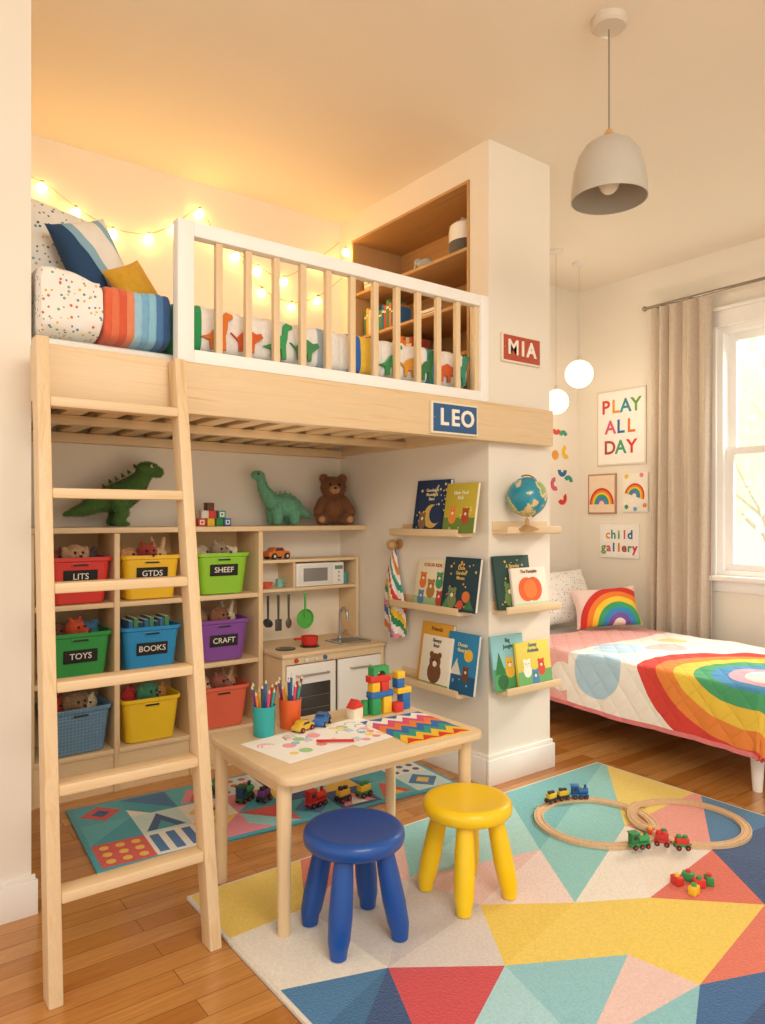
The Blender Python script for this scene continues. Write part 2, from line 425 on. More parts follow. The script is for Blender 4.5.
solo('cushion',pillow(.15,.17,.075,pm('D9A42B','fabric'),seed=8),'small mustard yellow cushion','cushion',(.852,2.585,2.012),(R(-14),R(-28),R(8)))
# ---- ladder
ld=thing('ladder','light pine ladder leaning on the loft bed','ladder',(.64,1.915,0))
LB=Vector((.440,1.928,0.0)); LT=Vector((.470,2.212,1.705)); RB=Vector((.852,1.915,0)); RT=Vector((.866,2.212,1.692))
off=Vector((.64,1.915,0))
for (a,c) in ((LB,LT),(RB,RT)):
    b=B(); w=.0175; dy=.030
    pts0=[a+Vector((-w,-dy,0)),a+Vector((w,-dy,0)),a+Vector((w,dy,0)),a+Vector((-w,dy,0))]
    b.extr([p-off for p in pts0],c-a,pine(2),.004)
    part('rail',b,ld)
for k in range(6):
    z=.245+.255*k; s_=z/1.725
    p0=LB.lerp(LT,s_)-off; p1=RB.lerp(RT,s_)-off
    b=B(); b.box(((p0.x+p1.x)/2,(p0.y+p1.y)/2,z),(p1.x-p0.x-.034,.056,.028),pine(0),.004)
    part('rung',b,ld)
# ================================================================ NICHE BOOKCASE
nb=thing('built_in_bookcase','warm oak bookcase recessed in the wall above the loft','bookcase',(XP,2.9,NZ0))
def PN(b,name,par=nb,label=None): return P(b,name,label,par)
b=B(); th=.016; e=.002
b.bb(XP-.004,NX-e,NY0+e,NY0+th,NZ0+e,NZ1-e,oak(2)); b.bb(XP-.004,NX-e,NY1-th,NY1-e,NZ0+e,NZ1-e,oak(2))
b.bb(XP-.004,NX-e,NY0+th,NY1-th,NZ1-th,NZ1-e,oak(1)); b.bb(XP-.004,NX-e,NY0+th,NY1-th,NZ0+e,NZ0+th,oak(1))
b.bb(NX-.012,NX-e,NY0+th,NY1-th,NZ0+th,NZ1-th,oak(1)); PN(b,'case')
for z in (2.45,2.20,1.97):
    b=B(); b.bb(XP,NX-.013,NY0+th,NY1-th,z-.016,z,oak(1),.001); PN(b,'shelf')
def spine_book(w,h,d,col,loc,rot,label,group):
    b=B(); c=pm(col,'paper')
    b.box((0,0,h/2),(w,d,h),c,.001); b.box((0,.004,h/2),(w-.006,d-.002,h+.0015),pm('F3EBDC','paper'))
    b.box((0,-d/2-.0005,h*.75),(w*.9,.001,h*.08),pm('F2E3B8','paper'))
    return solo('book',b,label,'book',loc,rot,group)
cols=['3C6E9A','C94F3D','E0B23F','4F8A5B','7A4E8A','D97B3A','2E4A66','B9C4A0','A83E3A','E8DCC0']
def row(z,ya,yb_,n,lab,grp,hmin=.13,hmax=.19):
    y=ya; i=0
    while y<yb_ and i<n:
        w=random.uniform(.016,.03); hh=random.uniform(hmin,hmax); c=random.choice(cols)
        if y+w>yb_: break
        spine_book(w,hh,.12,c,(XP+.10,y+w/2,z+.0005),R(-90),lab,grp); y+=w+.0015; i+=1
row(2.20,3.05,3.36,12,'slim hardback book standing on the oak shelf','books on the middle oak shelf',.12,.17)
row(1.97,2.90,3.36,18,'hardback book standing on the oak shelf','books on the low oak shelf',.13,.18)
row(NZ0+.016,2.95,3.36,12,'hardback book on the bottom oak shelf','books on the bottom oak shelf',.13,.17)
for i,c in enumerate(['4F7F8A','D8A24A','8A9A5B']):
    b=B(); b.box((0,0,.011),(.13,.17,.022),pm(c,'paper'),.001); b.box((-.004,0,.011),(.126,.164,.018),pm('F3EBDC','paper'))
    solo('book',b,'book lying in a small pile on the top oak shelf','book',(XP+.10,3.22+i*.004,2.4505+i*.0225),0,'lying books on the top oak shelf')
for i,c in enumerate(['E0B23F','3C6E9A']):
    b=B(); b.box((0,0,.01),(.13,.15,.02),pm(c,'paper'),.001); b.box((-.004,0,.01),(.126,.145,.016),pm('F3EBDC','paper'))
    solo('book',b,'book lying in a small pile on the oak shelf','book',(XP+.10,2.78,2.2005+i*.0205),0,'lying books on the middle oak shelf')
sp_=thing('portable_speaker','rounded white portable speaker with grey grille on oak shelf','speaker',(XP+.105,2.555,2.451))
b=B(); b.lathe([(0,0),(.075,0),(.088,.01),(.09,.04),(.09,.065)],pm('5E5A54','fabric')); part('grille',b,sp_,'grey fabric grille')
b=B(); b.lathe([(.09,.0655),(.0905,.12),(.086,.145),(.07,.158),(.03,.162),(0,.162)],pm('F6F3EC','plastic')); b.tube([(-.05,0,.155),(-.035,0,.18),(.035,0,.18),(.05,0,.155)],.006,pm('F6F3EC'),8,up=(0,1,0)); part('body',b,sp_)
ts=thing('toy_animal','small grey toy elephant on the oak shelf','toy',(XP+.10,2.86,2.451),R(-80))
part('body',blob([('e',(0,0,.05),(.045,.03,.03)),((-.025,-.012,.05),.012,(-.025,-.012,.008),.010),((-.025,.012,.05),.012,(-.025,.012,.008),.010),((.025,-.012,.05),.012,(.025,-.012,.008),.010),((.025,.012,.05),.012,(.025,.012,.008),.010),('e',(-.05,0,.07),(.022,.02,.022)),((-.065,0,.065),.008,(-.078,0,.03),.005)],pm('A9B0B3','plush'),.004,3),ts)
# ================================================================ STRING LIGHTS
sl=thing('string_lights','warm fairy lights strung along the loft wall','string lights',(1.2,3.47,2.5))
px=[(-20,160),(42,187),(76,212),(113,233),(149,238),(175,228),(200,213),(214,236),(236,256),(258,270),(284,281),(318,262),(340,246)]
pts=[onY(u,v,3.47) for u,v in px]
def cat(ps,n=6):
    out=[]
    for i in range(len(ps)-1):
        p0=ps[max(i-1,0)];p1=ps[i];p2=ps[i+1];p3=ps[min(i+2,len(ps)-1)]
        for k in range(n):
            t=k/n; out.append(.5*((2*p1)+(p2-p0)*t+(2*p0-5*p1+4*p2-p3)*t*t+(-p0+3*p1-3*p2+p3)*t**3))
    out.append(ps[-1]); return out
pts=[Vector((max(p.x,XL+.02),p.y,p.z)) for p in pts]
o3=Vector((1.2,3.47,2.5))
px2=[(236,256),(262,292),(292,306),(318,300),(342,282)]
pts2=[onY(u,v,3.475) for u,v in px2]
b=B(); b.tube([p-o3+Vector((0,0,.022)) for p in cat(pts)],.0024,pm('C2AB84'),5,up=(0,1,0)); b.tube([p-o3+Vector((0,0,.022)) for p in cat(pts2)],.0024,pm('C2AB84'),5,up=(0,1,0)); part('wire',b,sl)
bm_=emis('FFC468',18)
def bulb(par,loc,r_=.021):
    b=B(); b.cyl((0,0,.028),(0,0,.014),.008,.008,pm('A8906A'),10); b.sph((0,0,-.004),(r_,r_,r_*1.15),bm_,16)
    part('bulb',b,par,'glowing warm bulb',loc=loc)
for i,p in enumerate(pts[1:-1]+[onX(346,252,XP-.04)]): bulb(sl,p-o3)
for p in pts2[1:-1]: bulb(sl,p-o3,.018)
# ================================================================ CUBBY SHELF
SY0,SY1=3.24,3.495
cb=thing('cubby_shelf','pine cubby shelving with nine storage openings under the loft','shelf',(1.2,3.37,0))
def PC(b,n,l=None): return P(b,n,l,cb)
DX=[.655,1.0,1.345,1.70]
for x in DX:
    b=B(); b.bb(x-.012,x+.012,SY0,SY1-.01,0,1.128,pine(2),.002); PC(b,'upright')
for z in (.187,.507,.827):
    b=B()
    for k in range(3): b.bb(DX[k]+.0125,DX[k+1]-.0125,SY0+.002,SY1-.01,z-.022,z,pine(0),.002)
    PC(b,'shelf_board')
b=B(); b.bb(DX[0]+.012,DX[3]-.012,SY0+.012,SY0+.03,0,.165,pine(0)); PC(b,'plinth')
b=B(); b.bb(XL+.004,XP-.004,SY0-.008,SY1,1.13,1.155,pine(0),.003); PC(b,'top_board','long pine top board')
b=B(); b.bb(DX[0],DX[3],SY1-.009,SY1-.001,.16,1.128,pm('D6B384','paper')); PC(b,'back_panel')
def basket_mat(h):
    k=('bk',h)
    if k in _mc: return _mc[k]
    g=NG('basket_'+h)
    co=g.coord('Object',(1,1,1))
    w=g.n('ShaderNodeTexWave'); g.L(co,w.inputs[0]); w.bands_direction='Z'; w.inputs['Scale'].default_value=22
    w2=g.n('ShaderNodeTexWave'); g.L(co,w2.inputs[0]); w2.bands_direction='X'; w2.inputs['Scale'].default_value=22
    g.bump(g.math('MULTIPLY',w.outputs[1],w2.outputs[1]),.6,.004)
    c=g.mix(g.math('MULTIPLY',g.math('MULTIPLY',w.outputs[1],w2.outputs[1]),.5),lin(h),lin(h,.4)); g.base(c,.45)
    _mc[k]=g.m; return g.m
def bin_(name_col,h,x,z,txt,woven=False,rz=0):
    m=basket_mat(h) if woven else pm(h,'plastic')
    r=thing('storage_bin',name_col+' storage bin in the cubby shelf','storage bin',(x,3.345,z+.001),rz)
    W,D,Hh=.262,.22,.20; w0,d0=.215,.18
    b=B(); t=bmesh.new()
    def ring(w,d,zz,rad=.03,n=5):
        out=[]
        for cx,cy,a0 in ((w/2-rad,d/2-rad,0),(-w/2+rad,d/2-rad,90),(-w/2+rad,-d/2+rad,180),(w/2-rad,-d/2+rad,270)):
            for k in range(n+1):
                a=R(a0+90*k/n); out.append(t.verts.new((cx+rad*math.cos(a),cy+rad*math.sin(a),zz)))
        return out
    rs=[ring(w0-.02,d0-.02,0),ring(w0,d0,.006),ring(W-.01,D-.01,Hh-.02),ring(W+.006,D+.006,Hh-.016),ring(W+.008,D+.008,Hh),ring(W-.004,D-.004,Hh),ring(W-.014,D-.014,Hh-.02),ring(w0-.01,d0-.01,.008)]
    n=len(rs[0])
    for a,c in zip(rs,rs[1:]):
        for k in range(n): t.faces.new([a[k],a[(k+1)%n],c[(k+1)%n],c[k]])
    t.faces.new(rs[0][::-1]); t.faces.new(rs[-1])
    b.add(t,m)
    part('body',b,r,sharp=50)
    tl=math.atan2((D-d0)/2,Hh)
    fy=lambda zz:-(d0/2+(D-d0-.01)/2*(zz/(Hh-.02)))
    dk=pm('1E1B18','plastic')
    b=B(); b.box((0,fy(.166)-.0015,.168),(.075,.004,.018),m,.0019,Euler((tl,0,0))); b.box((0,fy(.166)-.003,.168),(.062,.004,.009),dk,.0018,Euler((tl,0,0)))  # dark box stands in for the shade inside a handle hole
    part('handle',b,r,'dark piece painted as the shade of a handle hole')
    if txt:
        tz_=.118 if z>.8 else .10
        b=B(); b.box((0,fy(tz_)-.003,tz_),(.140,.003,.056),pm('262321','paper'),.001,Euler((tl,0,0)))
        b.text(txt,.037,pm('EDE8DD','paper'),Matrix.Translation((0,fy(tz_)-.0052,tz_))@Euler((R(90)+tl,0,0)).to_matrix().to_4x4(),.0006,.0002)
        part('name_tag',b,r,'black chalk tag with white lettering')
    return r
cx=[.845,1.160,1.51]
Zs=[.827,.507,.187]
BINS=[('red','D8322A',0,0,'LITS'),('yellow','F2C01E',1,0,'GTDS'),('lime green','8FC82A',2,0,'SHEEF'),('green','2E9A48',0,1,'TOYS'),('blue','2492CE',1,1,'BOOKS'),('purple','84499F',2,1,'CRAFT'),('blue-grey woven','6A90AC',0,2,None),('yellow','F0C828',1,2,None),('coral orange','E4694C',2,2,None)]
for nm,h,i,j,tx in BINS: bin_(nm,h,cx[i],Zs[j],tx,woven=('woven' in nm),rz=R([2,-2,-3][i]))
_pc={}
def plush(col,loc,rot,label,group,scale=1.0,ears=0):
    k=(col,ears)
    if k not in _pc:
        hx=(.046,.042,.042) if ears<3 else (.040,.040,.036)
        caps=[((0,0,.045),.030,(0,0,.13),.026),('e',(0,0,.195),hx)]
        if ears<3: caps.append(('e',(0,-.038,.185),(.02,.02,.016)))
        if ears==0: caps+=[('e',(-.036,0,.235),(.017,.009,.017)),('e',(.036,0,.235),(.017,.009,.017))]
        elif ears==1: caps+=[('e',(-.045,0,.20),(.012,.016,.034)),('e',(.045,0,.20),(.012,.016,.034)),((0,-.04,.185),.014,(0,-.062,.16),.009)]
        elif ears==2: caps+=[((-.02,0,.225),.012,(-.030,.005,.285),.009),((.02,0,.225),.012,(.030,.005,.285),.009)]
        else: caps+=[((0,-.03,.19),.017,(0,-.075,.185),.013),((-.02,0,.22),.010,(-.024,0,.245),.006),((.02,0,.22),.010,(.024,0,.245),.006)]
        o=solo('plush_toy',blob(caps,pm(col,'plush'),.006,3,fur=.007,dens=2),label,'plush toy',loc,rot,group,sharp=180)
        b=B()
        for sx in (-1,1): b.sph((sx*.016,-.041,.205),.006,pm('17120F'),10)
        part('eye',b,o,'black bead eyes')
        b=B(); b.sph((0,-.062 if ears<3 else -.089,.19),(.008,.006,.006),pm('2A1D16'),10); part('nose',b,o)
        o.scale=(scale,)*3; _pc[k]=o; return o
    c=dup(_pc[k],loc,rot,label=label); c['group']=group; c.scale=(scale,)*3; return c
PT={0:[('9A4B3A',3),('C9A07A',1),('5C5048',0)],1:[('D9A066',1),('B5473A',3),('E3C08A',2)],2:[('CDB79A',1),('A98F78',3),('E6D8C2',1)],
    3:[('7A4A34',1),('D4552E',3),('4C7FA0',0)],5:[('A07A5C',3),('8B5A3C',1),('DCC7A8',2)],6:[('C9402E',3),('8A6A4C',1),('D8C3A0',3)],7:[('C9302A',3),('3F7F5A',1),('C98A4A',3)],8:[('E0B48A',1),('9A5A4A',3),('C9A07A',2)]}
nmd={'9A4B3A':'rust','C9A07A':'tan','5C5048':'dark grey','D9A066':'caramel','B5473A':'terracotta','E3C08A':'sand','CDB79A':'oatmeal','A98F78':'grey-brown','E6D8C2':'cream','7A4A34':'brown','D4552E':'orange','4C7FA0':'blue','A07A5C':'mocha','8B5A3C':'chestnut','DCC7A8':'beige','C9402E':'red','8A6A4C':'brown','D8C3A0':'beige','C9302A':'red','3F7F5A':'green','C98A4A':'ochre','E0B48A':'peach','9A5A4A':'brown'}
rr9=random.Random(3)
for bi,lst in PT.items():
    nm,h,i,j,tx=BINS[bi]
    for k,(c,er) in enumerate(lst):
        s_=[.94,1.02,.92][k]
        plush(c,(cx[i]-.066+.066*k,3.345+[.022,-.028,.022][k],Zs[j]+.011),(0,0,R([rr9.uniform(20,60),rr9.uniform(-30,30),rr9.uniform(-60,-20)][k])),nmd[c]+' plush animal peeking out of the '+nm+' bin','plush toys in the storage bins',s_,er)
for k in range(8):
    w=.02; c=cols[(k*3)%9]
    spine_book(w,.215+.012*math.sin(k*2.1),.12,c,(1.160-.085+.0235*k,3.345,.507+.011),0,'picture book standing in the blue bin','books in the blue bin')
# ---- top board toys
tx_=thing('dinosaur_toy','dark olive green toy tyrannosaurus standing on the top board','toy dinosaur',(1.03,3.37,1.156))
gt=pm('4C7434','plush')
caps=[((0.02,0,.135),.066,(.075,0,.170),.058),((.075,0,.170),.058,(.125,0,.228),.038),('e',(.150,0,.266),(.055,.037,.035)),((.15,0,.260),.029,(.20,0,.254),.025),
 ((.02,0,.135),.066,(-.06,0,.115),.047),((-.06,0,.115),.047,(-.14,0,.075),.028),((-.14,0,.075),.028,(-.215,0,.055),.010),
 ((.0,-.038,.12),.044,(.02,-.048,.065),.029),((.02,-.048,.065),.029,(-.002,-.048,.022),.021),((-.002,-.048,.014),.014,(.038,-.048,.012),.012),
 ((.0,.038,.12),.044,(.02,.048,.065),.029),((.02,.048,.065),.029,(-.002,.048,.022),.021),((-.002,.048,.014),.014,(.038,.048,.012),.012),
 ((.095,-.04,.165),.015,(.135,-.05,.14),.011),((.095,.04,.165),.015,(.135,.05,.14),.011)]
part('body',blob(caps,gt,.006,4,fur=.007,dens=2),tx_,sharp=180)
b=B()
for s_ in (-1,1): b.sph((.158,s_*.034,.280),.008,pm('F2E9C8'),10); b.sph((.161,s_*.040,.281),.0045,pm('16120E'),8)
part('eye',b,tx_,'yellowish eyes')
b=B()
for k in range(9):
    p=Vector((-.13+.028*k,0,[.104,.124,.150,.176,.198,.212,.227,.244,.272][k])); b.cyl(p,p+Vector((-.01,0,.016)),.010,.002,pm('3F5C2C'),6)
part('back_spikes',b,tx_)
d2=thing('dinosaur_toy','sage green long-necked toy dinosaur on the top board','toy dinosaur',(1.90,3.38,1.156))
g2=pm('6FAE8C','plush')
caps=[('e',(0.01,0,.105),(.090,.055,.062)),((-.06,0,.12),.042,(-.115,0,.19),.027),((-.115,0,.19),.027,(-.125,0,.235),.023),('e',(-.145,0,.258),(.038,.025,.024)),
 ((.07,0,.10),.040,(.13,0,.06),.023),((.13,0,.06),.023,(.172,0,.045),.010)]
for sx in (-.045,.055):
    for sy in (-.03,.03): caps.append(((sx,sy,.09),.032,(sx,sy,.025),.025))
part('body',blob(caps,g2,.006,4,fur=.006,dens=2),d2,sharp=180)
b=B()
for s_ in (-1,1): b.sph((-.154,s_*.024,.265),.006,pm('16120E'),8)
part('eye',b,d2,'black bead eyes')
b=B()
for k in range(8):
    p=Vector((-.105+.03*k,0,[.212,.178,.166,.170,.170,.162,.142,.116][k])); b.cyl(p,p+Vector((.003,0,.012)),.010,.002,pm('8FBF9A'),6)
part('back_spikes',b,d2)
br=thing('teddy_bear','brown teddy bear sitting on the top board','teddy bear',(2.205,3.36,1.156),R(-25))
bc=pm('8E5C34','plush')
caps=[('e',(0,0,.085),(.070,.058,.08)),('e',(0,-.004,.205),(.068,.058,.058)),('e',(-.052,0,.255),(.025,.015,.024)),('e',(.052,0,.255),(.025,.015,.024)),
 ((-.055,-.01,.135),.025,(-.088,-.045,.07),.025),((.055,-.01,.135),.025,(.088,-.045,.07),.025),
 ((-.045,-.02,.032),.032,(-.074,-.082,.030),.029),((.045,-.02,.032),.032,(.074,-.082,.030),.029)]
part('body',blob(caps,bc,.006,3,fur=.008,dens=3),br,sharp=180)
b=B(); b.sph((0,-.060,.192),(.03,.024,.024),pm('B98A5E','plush'),16); part('muzzle',b,br,'lighter tan muzzle')
b=B(); b.sph((0,-.085,.20),(.010,.007,.007),pm('1D1410'),10); part('nose',b,br)
for s_ in (-1,1):
    b=B(); b.sph((s_*.026,-.060,.22),.008,pm('15100D'),10); part('eye',b,br)
    b=B(); b.sph((s_*.076,-.112,.031),(.018,.007,.018),pm('B98A5E','plush'),12); part('paw_pad',b,br)
cc=['D8392E','F2C230','3A8F4E','2E6DB0','E8E0D0','D8392E','2E9A8A','6B3F2E','F2C230','2E6DB0','3A8F4E','C94F3D']
k=0
for (lv,n) in ((0,4),(1,3),(2,1)):
    for i in range(n):
        s_=.038
        b=B(); b.box((0,0,s_/2),(s_,s_,s_),pm(cc[k],'paint'),.003)
        if k%3==0:
            fc='F5EFE2'; b.box((0,-s_/2-.0003,s_/2),(s_*.6,.001,s_*.6),pm(fc,'paint')); b.box((0,-s_/2-.0008,s_/2),(s_*.3,.001,s_*.3),pm(cc[k],'paint'))
        solo('toy_block',b,'small painted wooden cube block on the top board','toy block',(1.425+.044*i+.012*lv+(.02 if lv==2 else 0),3.33+.008*math.sin(k*3),1.1555+lv*s_*1.003),R((k*37)%13-6),'stacked blocks on the top board'); k+=1
# ================================================================ TOY KITCHEN
KX0,KX1,KY0,KY1=1.725,2.335,3.07,3.485
kt=thing('toy_kitchen','wooden toy kitchen with white doors under the loft','toy kitchen',(2.03,3.28,0))
def PK(b,n,l=None,par=kt): return P(b,n,l,par)
kw=pm('F4EFE6','paint')
b=B(); b.bb(KX0,KX0+.018,KY0,KY1,0,.52,birch(2),.002); b.bb(KX1-.018,KX1,KY0,KY1,0,.52,birch(2),.002); b.bb(KX0+.018,KX1-.018,KY0+.02,KY1,.03,.05,birch(0)); b.bb(KX0+.018,KX1-.018,KY1-.012,KY1,.05,.52,birch(0)); b.bb(KX0+.018,KX1-.018,KY0+.03,KY0+.045,0,.03,birch(0)); b.bb(2.03,2.042,KY0+.02,KY1-.012,.05,.52,birch(2)); b.bb(KX0+.018,KX1-.018,KY0,KY0+.02,.485,.52,birch(0)); PK(b,'body')
b=B(); b.bb(KX0-.006,KX1+.004,KY0-.012,KY1,.52,.54,birch(0),.003); PK(b,'countertop','light wooden countertop')
b=B(); HY=3.30
b.bb(KX0,KX0+.016,HY,KY1,.54,.98,birch(2),.002); b.bb(KX1-.016,KX1,HY,KY1,.54,.98,birch(2),.002); b.bb(KX0+.016,KX1-.016,HY,KY1,.964,.98,birch(0),.002); b.bb(KX0+.016,KX1-.016,HY,KY1,.815,.831,birch(0),.002)
b.bb(1.925,1.937,HY+.01,KY1-.012,.831,.964,birch(2)); b.bb(KX0+.016,KX1-.016,KY1-.012,KY1,.54,.964,pm('F3E6D0','paper')); PK(b,'hutch')
od=PK(B().bb(1.748,2.03,KY0-.002,KY0+.014,.055,.48,kw,.003),'door','white oven door')
def sub(parent,name,b,label=None):
    p=parent; wl=Vector((0,0,0))
    while p is not None: wl+=p.location; p=p.parent
    for v in b.bm.verts: v.co-=wl
    return part(name,b,parent,label)
b=B(); b.bb(1.785,1.995,KY0-.006,KY0-.002,.15,.385,pm('38322D','plastic'),.001)
for z in (.20,.26,.32): b.bb(1.795,1.985,KY0-.008,KY0-.006,z,z+.003,pm('8A857D','metal'))
sub(od,'oven_window',b,'dark oven window')
b=B(); b.tube([(1.80,KY0-.002,.43),(1.80,KY0-.022,.43),(1.98,KY0-.022,.43),(1.98,KY0-.002,.43)],.005,pm('C9C4BC','metal'),8); sub(od,'handle',b,'metal handle')
cd=PK(B().bb(2.045,2.315,KY0-.002,KY0+.014,.055,.48,kw,.003),'door','white cabinet door')
b=B(); b.tube([(2.12,KY0-.002,.43),(2.12,KY0-.02,.43),(2.24,KY0-.02,.43),(2.24,KY0-.002,.43)],.005,pm('C9C4BC','metal'),8); sub(cd,'handle',b,'metal handle')
for i in range(4):
    b=B(); b.cyl((1.80+.055*i,KY0-.001,.503),(1.80+.055*i,KY0-.012,.503),.011,.009,pm(['D8392E','E8E4DC','E8E4DC','2E6DB0'][i]),14); PK(b,'control_knob')
b=B(); sx0,sx1,sy0,sy1=2.10,2.29,3.12,3.28; stl=pm('BFC2C4','metal')
b.bb(sx0,sx1,sy0,sy0+.012,.54,.548,stl,.002); b.bb(sx0,sx1,sy1-.012,sy1,.54,.548,stl,.002); b.bb(sx0,sx0+.012,sy0+.012,sy1-.012,.54,.548,stl); b.bb(sx1-.012,sx1,sy0+.012,sy1-.012,.54,.548,stl); b.bb(sx0+.01,sx1-.01,sy0+.01,sy1-.01,.5405,.5425,pm('7F8488','metal')); PK(b,'sink','steel sink')
b=B(); fx,fy_=2.20,3.285
b.cyl((fx,fy_,.54),(fx,fy_,.555),.016,.014,stl,16)
b.tube([(fx,fy_,.55),(fx,fy_,.675)]+[(fx,fy_-.035+.035*math.cos(a),.675+.035*math.sin(a)) for a in [R(x) for x in range(20,181,20)]]+[(fx,fy_-.07,.65)],.008,stl,10,up=(1,0,0))
b.cyl((fx+.016,fy_,.57),(fx+.04,fy_,.585),.005,.004,stl,10); PK(b,'faucet','chrome faucet')
b=B()
for xx in (1.81,1.95): b.cyl((xx,3.19,.54),(xx,3.19,.545),.05,.05,pm('3B3835'),24); b.lathe([(.03,.5455),(.035,.547),(.04,.5455)],pm('8A857D','metal'),(xx,3.19,0),24)
PK(b,'hob')
mw=thing('toy_microwave','white toy microwave on the kitchen hutch shelf','toy microwave',(2.095,3.38,.832))
b=B(); b.box((0,.0,.062),(.30,.135,.122),pm('F3F0EA','plastic'),.006); part('body',b,mw)
b=B(); b.box((-.03,-.069,.062),(.215,.006,.104),pm('E9E5DE'),.002); b.box((-.035,-.0725,.062),(.15,.002,.07),pm('8A8680','plastic'),.0008); part('door',b,mw,'door with grey window')
b=B(); b.box((.115,-.069,.095),(.05,.004,.02),pm('6D8A7A'),.001)
for i in range(3): b.cyl((.115,-.068,.07-.022*i),(.115,-.075,.07-.022*i),.007,.006,pm('C9C4BC'),12)
part('control_panel',b,mw)
b=B(); b.lathe([(0,0),(.02,0),(.034,.03),(.031,.03),(.018,.004),(0,.004)],pm('D8604A')); solo('toy_bowl',b,'coral toy bowl in the kitchen cubby','toy bowl',(1.80,3.37,.832))
b=B(); b.lathe([(0,0),(.018,0),(.02,.045),(.017,.045),(.015,.004),(0,.004)],pm('7FBFB0')); b.tube([(.02,0,.035),(.034,0,.03),(.034,0,.014),(.02,0,.01)],.003,pm('7FBFB0'),6,up=(0,1,0)); solo('toy_cup',b,'mint toy cup in the kitchen cubby','toy cup',(1.875,3.37,.832))
b=B(); b.lathe([(0,0),(.016,0),(.018,.06),(.015,.06),(.013,.004),(0,.004)],pm('3FA0A8')); solo('toy_cup',b,'teal toy cup beside the microwave','toy cup',(2.285,3.37,.832))
def utensil(x,kind,h,label):
    r=thing('toy_'+kind,label,'toy '+kind.replace('_',' '),(x,3.315,.80))
    dk=pm(h,'plastic'); b=B()
    b.tube([(0,0,.014),(0,-.008,.012),(0,-.008,.0)],.002,pm('BFBAB0','metal'),6,up=(1,0,0)); part('hook',b,r)
    b=B(); b.cyl((0,-.008,.0),(0,-.008,-.13),.007,.005,dk,10); part('handle',b,r)
    b=B()
    if kind=='ladle': b.lathe([(0,-.022),(.016,-.018),(.027,0),(.024,0),(.013,-.015),(0,-.018)],dk,(0,-.008,-.14),16,Euler((R(50),0,0)))
    elif kind=='spatula': b.box((0,-.008,-.155),(.038,.004,.06),dk,.0018)
    elif kind=='spoon': b.sph((0,-.008,-.15),(.018,.006,.027),dk,14)
    else: b.lathe([(0,0),(.045,0),(.052,.016),(.049,.016),(.043,.003),(0,.003)],dk,(0,.006,-.135),24,Euler((R(90),0,0)))
    part('head',b,r)
utensil(1.775,'ladle','3A3A3C','dark grey toy ladle hanging in the kitchen')
utensil(1.835,'spatula','4A4540','dark toy spatula hanging in the kitchen')
utensil(1.895,'spoon','5A4A3A','dark brown toy spoon hanging in the kitchen')
utensil(1.995,'frying_pan','5AB84E','green toy frying pan hanging in the kitchen')
pt=thing('toy_pot','red toy saucepan on the toy hob','toy pot',(1.95,3.19,.548))
b=B(); b.lathe([(0,0),(.038,0),(.042,.006),(.044,.045),(.041,.045),(.039,.006),(0,.005)],pm('CF2F28')); part('body',b,pt)
b=B(); b.tube([(-.043,0,.035),(-.10,-.02,.04)],.006,pm('CF2F28'),8); part('handle',b,pt)
def car(h,loc,rz,label,s_=1.0,group=None,top=None):
    r=thing('toy_car',label,'toy car',loc,rz,group); r.scale=(s_,)*3
    b=B(); prof=[(-.05,.010),(.05,.010),(.053,.022),(.046,.030),(.028,.032),(.014,.046),(-.022,.046),(-.034,.032),(-.05,.030),(-.054,.020)]
    b.extr([Vector((x,-.022,z)) for x,z in prof],(0,.044,0),pm(h),.003); part('body',b,r)
    b=B()
    for sy in (-1,1): b.extr([Vector((x,sy*.0222,z)) for x,z in ((-.026,.033),(.018,.033),(.010,.043),(-.019,.043))],(0,sy*.001,0),pm('2A3A48'))
    b.extr([Vector((.0225,-.016,.0385)),Vector((.0225,.016,.0385)),Vector((.0165,.016,.0445)),Vector((.0165,-.016,.0445))],(.001,0,.001),pm('2A3A48')); part('windows',b,r)
    for sx in (-.03,.032):
        for sy in (-1,1):
            b=B(); b.cyl((sx,sy*.018,.012),(sx,sy*.027,.012),.012,.012,pm('222222'),18); b.cyl((sx,sy*.027,.012),(sx,sy*.0285,.012),.006,.005,pm(top or 'E0D8C8'),12); part('wheel',b,r)
    return r
car('E07A2E',(1.86,3.37,.9805),R(10),'orange toy car parked on top of the toy kitchen',1.35)
car('E4B83A',G(303,731,.4805),R(20),'yellow and orange toy car on the play table',.8,top='D8392E')
car('2A6DB8',G(322,725,.4805),R(-140),'blue toy car on the play table',.9,top='F2C230')
# hook and towel
hk=thing('wall_hook','round wooden wall hook on the alcove wall','wall hook',(XP,2.945,1.06))
b=B(); b.cyl((-.001,0,0),(-.012,0,0),.026,.025,oak(2),24); b.cyl((-.012,0,-.004),(-.045,0,-.004),.007,.007,oak(2),12); b.sph((-.055,0,-.002),.026,oak(2),16); part('body',b,hk)
b=B(); t=bmesh.new(); nz,na=44,48; g={}
tc_=['F4EFE4','D8392E','F4EFE4','F2C230','2E8A5B','F4EFE4','E88A9A','2E6DB0','F4EFE4','E07A2E','F4EFE4','2E9A8A']
for i in range(nz+1):
    v=i/nz; z=-v*(.42)
    wd=.012+.056*min(1,v*1.5)**.8
    for k in range(na):
        a=2*math.pi*k/na
        rr=1+.24*math.sin(a*4+1.2+v)*min(1,v*2)
        hem=.035*math.sin(a*1+.6)*v**3
        g[(i,k)]=t.verts.new((-.038+.40*wd*math.sin(a)*rr,wd*math.cos(a)*rr+.008*math.sin(v*5),z+hem))
for i in range(nz):
    for k in range(na): t.faces.new([g[(i,k)],g[(i,(k+1)%na)],g[(i+1,(k+1)%na)],g[(i+1,k)]])
b.add(t,pm('F4EFE4','fabric'))
